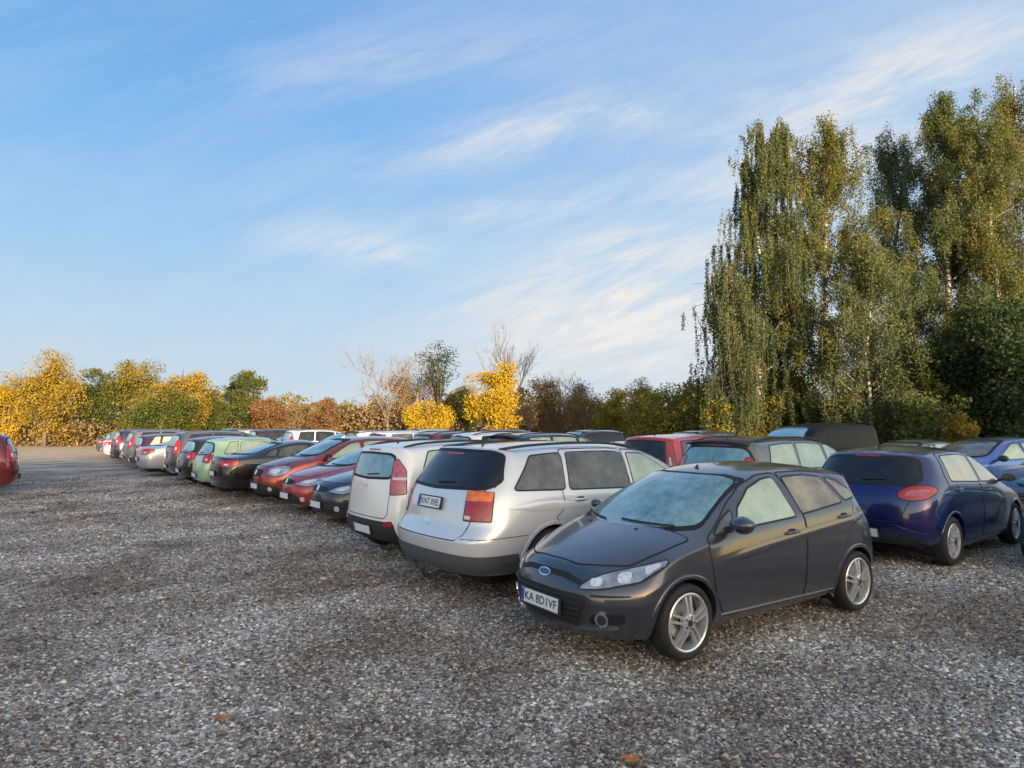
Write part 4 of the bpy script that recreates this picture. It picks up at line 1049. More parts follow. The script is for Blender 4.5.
# ------------------------------------------------------------------ ground
def mat_gravel():
    m,nt,b=newmat('gravel_ground'); L=nt.links
    tc=N(nt,'ShaderNodeTexCoord'); P=tc.outputs['Object']
    def vor(sc,feat='F1'):
        v=N(nt,'ShaderNodeTexVoronoi',feature=feat); v.inputs['Scale'].default_value=sc; L.new(P,v.inputs['Vector']); return v
    def noi(sc,det=4,ro=.55,vec=None,dist=0):
        n=N(nt,'ShaderNodeTexNoise'); n.inputs['Scale'].default_value=sc; n.inputs['Detail'].default_value=det; n.inputs['Roughness'].default_value=ro; n.inputs['Distortion'].default_value=dist
        L.new(vec or P,n.inputs['Vector']); return n
    v1=vor(34); v2=vor(70); v3=vor(15)
    sep=N(nt,'ShaderNodeSeparateColor'); L.new(v1.outputs['Color'],sep.inputs[0])
    r1=ramp(nt,[(0,(.08,.07,.06)),(.3,(.24,.22,.20)),(.6,(.42,.395,.365)),(.85,(.62,.60,.56)),(1,(.82,.79,.75))],sep.outputs[0])
    sep2=N(nt,'ShaderNodeSeparateColor'); L.new(v2.outputs['Color'],sep2.inputs[0])
    r2=ramp(nt,[(0,(.12,.105,.09)),(.5,(.34,.315,.285)),(1,(.60,.57,.53))],sep2.outputs[1])
    mx=N(nt,'ShaderNodeMix',data_type='RGBA'); mx.inputs[0].default_value=.45; L.new(r1.outputs[0],mx.inputs[6]); L.new(r2.outputs[0],mx.inputs[7])
    # bands: wheel tracks swept along the aisle, stretched noise in the aisle direction
    mp=N(nt,'ShaderNodeMapping'); mp.inputs['Rotation'].default_value=(0,0,R(-62)); L.new(P,mp.inputs['Vector'])
    mp2=N(nt,'ShaderNodeMapping'); mp2.inputs['Scale'].default_value=(.12,.55,1); L.new(mp.outputs[0],mp2.inputs['Vector'])
    nb=noi(1.0,5,.6,mp2.outputs[0],.6)
    nb2=noi(.55,6,.6)
    ad=N(nt,'ShaderNodeMath',operation='ADD'); L.new(nb.outputs[0],ad.inputs[0]); L.new(nb2.outputs[0],ad.inputs[1])
    band=ramp(nt,[(.42,(.62,.52,.43)),(.49,(.95,.88,.80)),(.60,(1.48,1.44,1.41))],None)
    hf=N(nt,'ShaderNodeMath',operation='MULTIPLY',i_1=.5); L.new(ad.outputs[0],hf.inputs[0]); L.new(hf.outputs[0],band.inputs[0])
    mu=N(nt,'ShaderNodeMix',data_type='RGBA',blend_type='MULTIPLY'); mu.inputs[0].default_value=1; L.new(mx.outputs[2],mu.inputs[6]); L.new(band.outputs[0],mu.inputs[7])
    # far end blends to sandy tan, sunlit warmth put into the ground colour
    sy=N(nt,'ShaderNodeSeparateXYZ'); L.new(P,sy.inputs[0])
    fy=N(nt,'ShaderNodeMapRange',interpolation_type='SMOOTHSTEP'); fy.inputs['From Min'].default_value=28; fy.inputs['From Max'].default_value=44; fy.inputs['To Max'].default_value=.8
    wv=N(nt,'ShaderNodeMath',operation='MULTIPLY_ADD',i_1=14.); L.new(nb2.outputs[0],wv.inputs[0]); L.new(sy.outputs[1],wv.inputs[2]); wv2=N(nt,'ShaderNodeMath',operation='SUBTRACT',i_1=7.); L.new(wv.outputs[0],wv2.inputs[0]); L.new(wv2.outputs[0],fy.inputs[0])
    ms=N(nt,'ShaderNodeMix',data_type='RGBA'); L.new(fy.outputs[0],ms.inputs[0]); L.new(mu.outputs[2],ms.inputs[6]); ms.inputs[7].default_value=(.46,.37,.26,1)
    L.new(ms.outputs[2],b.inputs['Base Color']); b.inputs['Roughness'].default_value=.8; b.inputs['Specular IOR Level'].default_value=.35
    h=N(nt,'ShaderNodeMath',operation='ADD'); L.new(v1.outputs['Distance'],h.inputs[0])
    m2=N(nt,'ShaderNodeMath',operation='MULTIPLY',i_1=.5); L.new(v2.outputs['Distance'],m2.inputs[0]); L.new(m2.outputs[0],h.inputs[1])
    iv=N(nt,'ShaderNodeMath',operation='MULTIPLY',i_1=-1.); L.new(h.outputs[0],iv.inputs[0])
    bp=N(nt,'ShaderNodeBump'); bp.inputs['Strength'].default_value=1.; bp.inputs['Distance'].default_value=.02; L.new(iv.outputs[0],bp.inputs['Height'])
    nz=noi(2.2,5); bp2=N(nt,'ShaderNodeBump'); bp2.inputs['Strength'].default_value=.8; bp2.inputs['Distance'].default_value=.05
    L.new(nz.outputs[0],bp2.inputs['Height']); L.new(bp.outputs[0],bp2.inputs['Normal']); L.new(bp2.outputs[0],b.inputs['Normal'])
    # stones share the same palette
    m,nt,b=newmat('gravel_stone'); L=nt.links
    g=N(nt,'ShaderNodeNewGeometry')
    r=ramp(nt,[(0,(.05,.045,.04)),(.3,(.15,.138,.125)),(.6,(.29,.275,.26)),(.85,(.48,.465,.445)),(1,(.76,.74,.71))],g.outputs['Random Per Island'])
    mu=N(nt,'ShaderNodeMix',data_type='RGBA',blend_type='MULTIPLY'); mu.inputs[0].default_value=1
    tc=N(nt,'ShaderNodeTexCoord'); P=tc.outputs['Object']
    mp=N(nt,'ShaderNodeMapping'); mp.inputs['Rotation'].default_value=(0,0,R(-62)); L.new(P,mp.inputs['Vector'])
    mp2=N(nt,'ShaderNodeMapping'); mp2.inputs['Scale'].default_value=(.12,.55,1); L.new(mp.outputs[0],mp2.inputs['Vector'])
    def noi(sc,det=4,ro=.55,vec=None,dist=0):
        n=N(nt,'ShaderNodeTexNoise'); n.inputs['Scale'].default_value=sc; n.inputs['Detail'].default_value=det; n.inputs['Roughness'].default_value=ro; n.inputs['Distortion'].default_value=dist
        L.new(vec or P,n.inputs['Vector']); return n
    nb=noi(1.0,5,.6,mp2.outputs[0],.6); nb2=noi(.55,6,.6)
    ad=N(nt,'ShaderNodeMath',operation='ADD'); L.new(nb.outputs[0],ad.inputs[0]); L.new(nb2.outputs[0],ad.inputs[1])
    hf=N(nt,'ShaderNodeMath',operation='MULTIPLY',i_1=.5); L.new(ad.outputs[0],hf.inputs[0])
    band=ramp(nt,[(.42,(.62,.52,.43)),(.49,(.98,.91,.83)),(.60,(1.38,1.35,1.32))],hf.outputs[0])
    L.new(r.outputs[0],mu.inputs[6]); L.new(band.outputs[0],mu.inputs[7]); L.new(mu.outputs[2],b.inputs['Base Color']); b.inputs['Roughness'].default_value=.75
def ground():
    mat_gravel()
    # one sheet, finer near the camera, gently uneven
    xs=np.concatenate([[-2500,-800,-300,-150],np.linspace(-80,-14,34),np.linspace(-12,14,105),np.linspace(16,80,33),[150,300,800,2500]])
    ys=np.concatenate([[-600,-200,-60,-20,-5],np.linspace(0,16,81),np.linspace(17,80,64),[100,150,300,800,2500]])
    V=[];F=[]
    for y in ys:
        for x in xs:
            z=0
            if 0<y<30 and abs(x)<30: z=.010*(math.sin(x*1.7+y*.6)+math.sin(y*2.3-x*.9)+.6*math.sin(x*4.1+1.3*y))*.8-.015
            V.append((x,y,z-.004))
    nx=len(xs)
    for j in range(len(ys)-1):
        for i in range(nx-1): F.append((j*nx+i,j*nx+i+1,(j+1)*nx+i+1,(j+1)*nx+i))
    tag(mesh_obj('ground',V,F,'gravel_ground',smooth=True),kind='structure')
    # loose stones over the near lot
    n=330000
    r=rng.random(n); d=2.6+23*r**1.75; a=(rng.random(n)-.5)*1.66
    kp=(rng.random(n)<np.clip((25-d)/9,0,1))&(np.abs(a)<.62+.21*rng.random(n)); d=d[kp]; a=a[kp]; n=len(d)
    px=d*np.tan(a); py=d
    sz=(.0065+.011*rng.random(n)**2.)*(1+.055*np.maximum(0,d-4)); big=rng.random(n)<.008; sz[big]*=1.8
    base=np.array([(1,0,0),(-1,0,0),(0,1,0),(0,-1,0),(0,0,1),(0,0,-1)],float)
    tri=np.array([(0,2,4),(2,1,4),(1,3,4),(3,0,4),(2,0,5),(1,2,5),(3,1,5),(0,3,5)])
    v=base[None]*(.6+.8*rng.random((n,6,1)))+.35*(rng.random((n,6,3))-.5)
    th=rng.random(n)*6.28; c,s=np.cos(th),np.sin(th)
    vx=v[:,:,0]*c[:,None]-v[:,:,1]*s[:,None]; vy=v[:,:,0]*s[:,None]+v[:,:,1]*c[:,None]
    v=np.stack([vx*1.15,vy*.95,v[:,:,2]*.62],2)*sz[:,None,None]
    zg=.010*(np.sin(px*1.7+py*.6)+np.sin(py*2.3-px*.9)+.6*np.sin(px*4.1+1.3*py))*.8-.019
    v+=np.stack([px,py,zg+sz*.22],1)[:,None,:]
    f=(tri[None]+6*np.arange(n)[:,None,None])
    o=fast_mesh('gravel',v.reshape(-1,3),f.reshape(-1,3),'gravel_stone'); tag(o,'loose grey crushed stone over the parking ground','gravel',kind='stuff')
def fast_mesh(name,V,F,mat,parent=None,smooth=False):
    me=bpy.data.meshes.new(name); nv=len(V); nf,k=F.shape
    me.vertices.add(nv); me.vertices.foreach_set('co',np.ascontiguousarray(V,dtype=np.float32).ravel())
    me.loops.add(nf*k); me.loops.foreach_set('vertex_index',np.ascontiguousarray(F,dtype=np.int32).ravel())
    me.polygons.add(nf); me.polygons.foreach_set('loop_start',np.arange(0,nf*k,k,dtype=np.int32))
    try: me.polygons.foreach_set('loop_total',np.full(nf,k,dtype=np.int32))
    except Exception: pass
    me.update(calc_edges=True); me.validate()
    for m_ in (mat if isinstance(mat,(list,tuple)) else [mat]): me.materials.append(MATS[m_])
    if smooth: me.polygons.foreach_set('use_smooth',np.ones(nf,dtype=bool))
    else: me.polygons.foreach_set('use_smooth',np.zeros(nf,dtype=bool))
    return link(bpy.data.objects.new(name,me),parent)
# ------------------------------------------------------------------ trees
def leafmat(name,cols,trans=.35,rough=.6,scale=.5):
    m,nt,b=newmat(name); L=nt.links; out=nt.nodes['Material Output']
    g=N(nt,'ShaderNodeNewGeometry'); tc=N(nt,'ShaderNodeTexCoord'); n=N(nt,'ShaderNodeTexNoise'); n.inputs['Scale'].default_value=scale; n.inputs['Detail'].default_value=3
    L.new(tc.outputs['Object'],n.inputs['Vector'])
    a=N(nt,'ShaderNodeMath',operation='MULTIPLY',i_1=.55); L.new(g.outputs['Random Per Island'],a.inputs[0])
    mr=N(nt,'ShaderNodeMapRange'); mr.inputs['From Min'].default_value=.32; mr.inputs['From Max'].default_value=.68; mr.inputs['To Max'].default_value=.45; L.new(n.outputs[0],mr.inputs[0])
    s=N(nt,'ShaderNodeMath',operation='ADD'); L.new(a.outputs[0],s.inputs[0]); L.new(mr.outputs[0],s.inputs[1])
    r=ramp(nt,[(i/(len(cols)-1),c) for i,c in enumerate(cols)],s.outputs[0])
    L.new(r.outputs[0],b.inputs['Base Color']); b.inputs['Roughness'].default_value=rough; b.inputs['Specular IOR Level'].default_value=.25
    t=N(nt,'ShaderNodeBsdfTranslucent'); L.new(r.outputs[0],t.inputs[0])
    mx=N(nt,'ShaderNodeMixShader'); mx.inputs[0].default_value=trans; L.new(b.outputs[0],mx.inputs[1]); L.new(t.outputs[0],mx.inputs[2]); L.new(mx.outputs[0],out.inputs[0])
def leaves_mesh(name,P,size,mat,parent,hang=0,aspect=.6):
    """P: leaf centres; every leaf is a small folded kite"""
    n=len(P); P=np.asarray(P)
    a=rng.normal(size=(n,3)); a[:,2]=a[:,2]*(1-hang)-hang*1.6; a/=np.linalg.norm(a,axis=1)[:,None]
    b=np.cross(a,rng.normal(size=(n,3))); b/=np.linalg.norm(b,axis=1)[:,None]
    s=(size*(.6+.8*rng.random(n)))[:,None]
    V=np.stack([P-a*s*.5,P+b*s*aspect*.5,P+a*s*.5,P-b*s*aspect*.5],1).reshape(-1,3)
    F=np.arange(4*n).reshape(-1,4)
    return fast_mesh(name,V,F,mat,parent)
def limb_path(p0,dirv,length,n,wob,droop=0,lift=0):
    p=np.array(p0,float); d=np.array(dirv,float); d/=np.linalg.norm(d); out=[p.copy()]
    for i in range(n):
        d=d+rng.normal(size=3)*wob; d[2]+=lift-droop*(i/n)**2; d/=np.linalg.norm(d); p=p+d*length/n; out.append(p.copy())
    return np.array(out)
def bark_mats():
    simple('bark',(.10,.08,.06),.9,bump=1,scale=6,var=.4)
    simple('bark_grey',(.16,.145,.13),.9,bump=1,scale=6,var=.3)
    m,nt,b=newmat('bark_birch'); L=nt.links
    tc=N(nt,'ShaderNodeTexCoord'); mp=N(nt,'ShaderNodeMapping'); mp.inputs['Scale'].default_value=(1,1,5); n=N(nt,'ShaderNodeTexNoise'); n.inputs['Scale'].default_value=1.6; n.inputs['Detail'].default_value=5
    L.new(tc.outputs['Object'],mp.inputs[0]); L.new(mp.outputs[0],n.inputs['Vector'])
    r=ramp(nt,[(.45,(.03,.028,.025)),(.54,(.28,.27,.25)),(.7,(.42,.41,.39))],n.outputs[0]); L.new(r.outputs[0],b.inputs['Base Color']); b.inputs['Roughness'].default_value=.8
def tree(name,label,cat,x,y,H,w,mat,kind='round',n=7000,leaf=.26,group=None,bark='bark',trunk_h=.25,dens=1.,gaps=1.):
    root=empty(name,(x,y,0)); tag(root,label,cat,group)
    bm=bmesh.new(); pts=[]
    lean=rng.normal(size=2)*.02*H
    TH=.86 if kind not in('weeping','birch') else .90
    tr=[(0,0,-.1)]+[(lean[0]*(q/6)**1.5+rng.normal()*.01*H,lean[1]*(q/6)**1.5,H*TH*q/6) for q in range(1,7)]
    r0=.016*H+.03 if kind not in('weeping','birch') else .0105*H
    if kind!='shrub': add_tube(bm,tr,[r0*(1-.13*q) for q in range(7)],8)
    top=H
    if kind in('round','oval','shrub'):
        nc=int(26+w*6); C=[]; 
        zb=H*trunk_h if kind!='shrub' else 0.02*H
        zc=(zb+top)/2; hz=(top-zb)/2
        for i in range(nc):
            u=rng.normal(size=3); u/=np.linalg.norm(u); rr=rng.random()**.45*.84
            c=np.array([u[0]*rr*w/2,u[1]*rr*w/2,zc+u[2]*rr*hz])
            if kind=='shrub': c[2]=rng.random()**1.1*H*.85*(1-.5*(2*abs(c[0])/w)**3)
            C.append(c)
        C=np.array(C); sig=.11*w*(.6+.8*rng.random(nc))
        wgt=sig**2; wgt/=wgt.sum(); idx=rng.choice(nc,n,p=wgt)
        g=rng.normal(size=(n,3)); g/=np.linalg.norm(g,axis=1)[:,None]; rad=rng.random(n)**.5
        P=C[idx]+g*rad[:,None]*sig[idx][:,None]*np.array([1.35,1.35,1.0])*1.25
        P=P[P[:,2]>.05]
        for i in range(0,nc,2):
            z=max(.1*H,C[i][2]*.55); k=min(5,int(z/(H*.86)*6)); s0=Vector(tr[k]); 
            if kind=='shrub': s0=Vector((C[i][0]*.25,C[i][1]*.25,0))
            e=Vector(C[i]); m_=(s0+e)/2+Vector((0,0,-.04*H)); add_tube(bm,[s0,m_,e],[r0*.35,r0*.22,r0*.08],4,False)
        hang=.2
    elif kind in('weeping','birch'):
        P=[]; tw=[]; sway_=lambda: rng.normal()*.1
        nl=int(60 if kind=='weeping' else 80)
        for i in range(nl):
            f=(.10 if kind=='birch' else .12)+.88*(i/nl); z=H*.9*f; k=min(5,int(f*6)); ff=f*6-k
            s0=np.array(tr[k])*(1-ff)+np.array(tr[min(6,k+1)])*ff
            env=((1-f)**.6*1.15+.16)*min(1,.45+f*2) if kind=='birch' else ((1-f)**.45*.8+.34)*(.5+.5*min(1,f*2.2))
            env=min(env,1)*(.65+.5*rng.random())
            az=rng.random()*6.28; up=(.75 if kind=='birch' else .55)+1.6*max(0,f-.7)
            ln=w/2*env*1.25
            path=limb_path(s0,(math.cos(az),math.sin(az),up),ln*1.2,7,.10,droop=.32 if kind=='birch' else .5)
            add_tube(bm,[Vector(p) for p in path],[r0*.24*(1-.12*q)*(1-.75*f) for q in range(8)],4,False)
            m=int(16 if kind=='weeping' else 12)
            for q in range(m):
                t=.25+.75*rng.random(); k2=min(6,int(t*7)); p=path[k2]+(path[k2+1]-path[k2])*(t*7-k2)
                p=p+rng.normal(size=3)*.22
                sl=(rng.random()**1.3*(2.9 if kind=='weeping' else 1.5)+.35)*min(1,H/16)
                tw.append((p[0],p[1],p[2],p[0]+sway_(),p[1]+sway_(),p[2]-sl))
                nn=int((.35+1.3*rng.random())*1.9*n/(nl*m)*(sl/(1.7 if kind=='weeping' else 1.1)))+3
                tt=rng.random(nn); sway=rng.normal(size=2)*.12
                S=np.stack([p[0]+sway[0]*tt*sl+rng.normal(size=nn)*(.05+.10*(kind=='birch')),p[1]+sway[1]*tt*sl+rng.normal(size=nn)*(.05+.10*(kind=='birch')),p[2]-tt*sl+.12*rng.normal(size=nn)],1)
                P.append(S)
        P=np.concatenate(P); P=P[P[:,2]>.4]; hang=.55
        tw=np.array(tw); A=tw[:,:3]; B=tw[:,3:]; B[:,2]=np.maximum(B[:,2],.3); ww=rng.normal(size=(len(tw),3)); ww[:,2]=0; ww/=np.linalg.norm(ww,axis=1)[:,None]; ww*=.011
        fast_mesh('twigs',np.stack([A-ww,A+ww,B+ww*.3,B-ww*.3],1).reshape(-1,3),np.arange(4*len(tw)).reshape(-1,4),'bark',root)
    elif kind=='bare':
        P=None
        def br(p,d,l,r,dep):
            path=limb_path(p,d,l,4,.10,lift=.06); add_tube(bm,[Vector(q) for q in path],[r,r*.85,r*.7,r*.55,r*.42],4 if dep>1 else 5,False)
            if dep>=4: return
            for q in range(4 if dep else 5):
                k=1+int(rng.random()*3.99); az=rng.normal(size=3)*.55; dd=(path[k]-path[k-1]); dd=dd/np.linalg.norm(dd)
                br(path[k],dd+az+np.array([0,0,.25]),l*(.50+.2*rng.random()),max(r*.5,.012),dep+1)
        for q in range(7):
            az=rng.random()*6.28; f=.25+.65*q/7; k=min(5,int(f*6)); sp=.8*w/H*2.2
            br(np.array(tr[k]),(math.cos(az)*sp,math.sin(az)*sp,1.),H*.42*(1.15-.5*f),r0*.35,1)
    if P is not None: 
        if gaps>1:
            ph=rng.random(3)*6; f=np.sin(P[:,0]*1.1*gaps+ph[0])+np.sin(P[:,1]*1.3*gaps+ph[1])+np.sin(P[:,2]*1.0*gaps+ph[2]); P=P[(f<.95)|(rng.random(len(P))<.12)]
        leaves_mesh('crown',P,leaf,mat,root,hang)
    bm_obj('trunk' if kind!='shrub' else 'stems',bm,bark,root,True)
    return root
def pxw(px,d): return ((px-512)/FOC*d,d)
def build_trees():
    bark_mats()
    leafmat('leaf_gold',[(.09,.07,.018),(.21,.15,.022),(.32,.235,.03),(.27,.22,.05)])
    leafmat('leaf_yellowgreen',[(.12,.11,.02),(.26,.22,.03),(.42,.33,.035)])
    leafmat('leaf_yellow',[(.20,.15,.02),(.42,.29,.02),(.52,.38,.04)])
    leafmat('leaf_olive',[(.06,.065,.015),(.12,.12,.02),(.22,.18,.025),(.34,.24,.02)])
    leafmat('leaf_green',[(.03,.045,.014),(.055,.08,.02),(.09,.11,.022),(.20,.17,.02)])
    leafmat('leaf_darkgreen',[(.018,.035,.014),(.03,.055,.02),(.05,.075,.022)])
    leafmat('leaf_birch',[(.045,.078,.038),(.07,.11,.045),(.11,.145,.05),(.21,.19,.055)],trans=.45)
    leafmat('leaf_birchgold',[(.05,.08,.03),(.085,.115,.035),(.14,.15,.04),(.26,.21,.04)],trans=.45)
    leafmat('leaf_rust',[(.11,.07,.035),(.19,.105,.045),(.25,.155,.06)])
    leafmat('leaf_brown',[(.12,.085,.05),(.21,.15,.08),(.28,.20,.10),(.20,.17,.06)])
    G='trees in the line beyond the parking ground'
    # px, top y, width px, distance, leaf, kind, name, label, cat
    T=[(-22,372,60,60,'leaf_olive','round','broadleaf_tree','olive brown tree cut by the left edge of the picture'),
       (10,384,34,57,'leaf_yellow','round','broadleaf_tree','small yellow tree at the far left, in front of the olive one'),
       (46,355,72,56,'leaf_gold','round','broadleaf_tree','big round golden orange tree at the far left'),
       (102,364,46,60,'leaf_green','round','broadleaf_tree','dark green rounded tree just right of the big golden tree'),
       (142,357,58,62,'leaf_olive','round','broadleaf_tree','tall olive brown tree behind the green and yellow pair on the left'),
       (182,361,56,58,'leaf_gold','round','broadleaf_tree','golden topped tree left of centre of the left group'),
       (165,392,70,55,'leaf_green','round','broadleaf_tree','low green tree under the olive and golden crowns'),
       (214,392,40,60,'leaf_green','round','broadleaf_tree','green tree at the right end of the left group'),
       (252,367,40,64,'leaf_green','oval','broadleaf_tree','narrow pointed green tree standing by itself above the rusty thicket'),
       (232,380,22,66,'leaf_darkgreen','oval','broadleaf_tree','small dark tree left of the narrow pointed green tree'),
       (272,397,40,60,'leaf_rust','round','broadleaf_tree','rusty brown low tree right of the narrow pointed tree'),
       (298,402,34,62,'leaf_brown','round','broadleaf_tree','dull brown low tree between the rusty and orange ones'),
       (326,398,34,60,'leaf_rust','round','broadleaf_tree','round orange-red tree left of the bare grey tree'),
       (350,400,34,66,'leaf_olive','round','broadleaf_tree','small olive tree behind the orange-red round tree'),
       (438,343,46,62,'leaf_darkgreen','oval','broadleaf_tree','thin dark green tree above the low yellow tree'),
       (404,372,50,64,'leaf_brown','round','broadleaf_tree','brown twiggy tree beneath the bare grey crown'),
       (428,401,44,56,'leaf_yellow','round','broadleaf_tree','low bright yellow tree left of the brightest yellow one'),
       (496,362,56,54,'leaf_yellow','oval','broadleaf_tree','brightest round yellow tree in the middle of the picture'),
       (458,385,44,64,'leaf_olive','round','broadleaf_tree','olive tree between the two yellow trees'),
       (545,374,48,62,'leaf_brown','round','broadleaf_tree','grey brown tree right of the brightest yellow tree'),
       (585,380,52,60,'leaf_brown','round','broadleaf_tree','brown twiggy tree in the thicket right of centre'),
       (612,388,40,58,'leaf_yellowgreen','round','broadleaf_tree','tan and olive tree in the thicket right of centre'),
       (640,378,46,64,'leaf_brown','round','broadleaf_tree','pale brown tree left of the yellow-green one'),
       (672,382,62,50,'leaf_yellowgreen','round','broadleaf_tree','yellow-green tree at the left foot of the birches'),
       (706,384,40,60,'leaf_yellowgreen','round','broadleaf_tree','olive tree seen past the left edge of the weeping birch')]
    for px,ty,wp,d,mt,kd,nm,lab in T:
        x,y=pxw(px,d); H=((425.5-ty)/FOC*d+CAMH)*1.05; w=wp/FOC*d*1.08
        sparse=lab.startswith('thin dark'); nn=int(11000+1500*w*H/6)
        if sparse: nn=3800
        if mt=='leaf_brown': nn=int(nn*.75)
        tree(nm,lab,'tree',x,y,H,w,mt,kd,n=nn,leaf=.17 if mt!='leaf_brown' else .15,group=G,gaps=1.7,trunk_h=.04 if not sparse else .4,bark='bark_grey' if mt=='leaf_brown' else 'bark')
    for px,ty,wp,d,lab in ((388,350,56,60,'leafless grey tree with a spreading crown left of the middle'),(510,338,28,64,'tall thin leafless tree rising behind the brightest yellow tree'),(418,356,44,66,'leafless tree just left of the thin dark green one'),(560,372,36,66,'leafless tree right of the brightest yellow tree')):
        x,y=pxw(px,d); H=(425.5-ty)/FOC*d+CAMH; tree('bare_tree',lab,'tree',x,y,H,wp/FOC*d,None,'bare',group='leafless trees in the far line',bark='bark_grey')
    # thicket closing the horizon: nobody could count its bushes
    P=[]
    n=150000; t=rng.random(n); xx=-75+150*t; top=2.6+1.1*np.sin(xx*.33)+.8*np.sin(xx*.91+1)+.5*np.sin(xx*2.3); dd=66+3*np.sin(xx*.2)+2.8*rng.normal(size=n)
    zz=rng.random(n)**.8*top; P=np.stack([xx,dd,zz],1)
    o=leaves_mesh('thicket',P,.26,'leaf_brown',None,.1); tag(o,'continuous brown and olive scrub thicket behind the parking ground','thicket',kind='stuff')
    n=90000; t=rng.random(n); xx=-90+190*t; top=4.2+1.3*np.sin(xx*.21+2)+.9*np.sin(xx*.7)+.5*np.sin(xx*1.9); dd=76+2.8*rng.normal(size=n)
    P=np.stack([xx,dd,rng.random(n)**.75*top],1)
    o=leaves_mesh('thicket',P,.36,'leaf_olive',None,.1); tag(o,'far wood edge seen as one dull olive mass','wood',kind='stuff')
    # birches
    B=[(758,104,78,36,'leaf_birch','weeping','weeping birch with long hanging strands, leftmost of the tall birches',30000),
       (734,255,36,34,'leaf_birch','weeping','smaller weeping birch leaning out at the left foot of the tall ones',9000),
       (836,116,98,37,'leaf_birchgold','birch','tall yellow-green birch right beside the weeping birch',26000),
       (895,114,88,42,'leaf_birch','birch','slender sparse birch between the two broad ones',20000),
       (955,72,100,38,'leaf_birch','birch','tallest birch with a pale golden pointed top',36000),
       (1006,98,80,36,'leaf_birchgold','birch','golden brown birch near the right edge',22000),
       (1040,52,90,40,'leaf_birchgold','birch','tall birch cut by the right edge of the picture',22000),
       (868,235,64,33,'leaf_birch','birch','shorter green birch in front of the yellow-green one',12000)]
    for px,ty,wp,d,mt,kd,lab,nn in B:
        x,y=pxw(px,d); H=((425.5-ty)/FOC*d+CAMH)*1.04
        tree('birch_tree',lab,'birch',x,y,H,wp/FOC*d*1.38,mt,kd,n=int(nn*2.3),leaf=.11,group='birches at the edge of the lot',bark='bark_birch')
    D=[(985,285,120,31,'leaf_darkgreen','round','dark_tree','dense dark green tree in front of the birches at the right edge',26000),
       (930,330,70,33,'leaf_green','round','dark_tree','green understorey tree left of the dense dark one',12000),
       (775,340,80,40,'leaf_olive','round','dark_tree','olive understorey tree below the weeping birch',10000)]
    for px,ty,wp,d,mt,kd,nm,lab,nn in D:
        x,y=pxw(px,d); H=(425.5-ty)/FOC*d+CAMH
        tree(nm.replace('dark_tree','understorey_tree'),lab,'tree',x,y,H,wp/FOC*d,mt,kd,n=nn,leaf=.17,group='understorey trees below the birches',trunk_h=.05)
    S=[(720,395,50,34,'leaf_yellowgreen','olive shrub at the foot of the weeping birch'),(760,390,60,36,'leaf_olive','olive shrub right of the weeping birch trunk'),(805,385,60,38,'leaf_birchgold','yellow-green shrub under the yellow-green birch'),
       (850,392,50,34,'leaf_gold','golden brown shrub behind the black van'),(890,378,60,33,'leaf_birchgold','tall golden shrub between birch trunks behind the grey supermini'),(925,384,74,30,'leaf_birchgold','dull gold shrub left of the bright blue crossover'),
       (958,408,40,28,'leaf_gold','small amber shrub just left of the bright blue crossover'),(1000,395,70,30,'leaf_darkgreen','dark green shrub behind the bright blue crossover'),(830,400,70,42,'leaf_green','green shrub far behind the black van')]
    for px,ty,wp,d,mt,lab in S:
        x,y=pxw(px,d); H=(425.5-ty)/FOC*d+CAMH; tree('shrub',lab,'shrub',x,y,H,wp/FOC*d,mt,'shrub',n=5200,leaf=.15,group='shrubs under the birches')
    n=60000; xx=8+34*rng.random(n); dd=44+1.8*rng.normal(size=n); top=4.5+1.2*np.sin(xx*.5)+.7*np.sin(xx*1.7)
    P=np.stack([xx,dd,rng.random(n)**.8*top],1); o=leaves_mesh('undergrowth',P,.2,'leaf_olive',None,.1); tag(o,'dark undergrowth behind the birch trunks','undergrowth',kind='stuff')
SUNAZ=156; SUNEL=6.5
def blockers():
    # unseen belt added behind the photographer, its heights set to shade lot and birches
    sx,sy=math.sin(R(SUNAZ)),math.cos(R(SUNAZ))
    c=np.array([sx,sy])*48; pd=np.array([-sy,sx])
    n=420000; t=(rng.random(n)-.5)*150; P=np.stack([c[0]+pd[0]*t+1.5*rng.normal(size=n)+8,c[1]+pd[1]*t+1.5*rng.normal(size=n),rng.random(n)*(9.9+.6*np.sin(t*.3)+.4*np.sin(t*.9)+5.5*np.clip((t-24)/5,0,1))],1)
    o=leaves_mesh('shade_tree_belt',P,.34,'leaf_olive',None,.1); tag(o,'unseen belt of trees added behind the photographer to shade the lot','tree belt',kind='stuff')
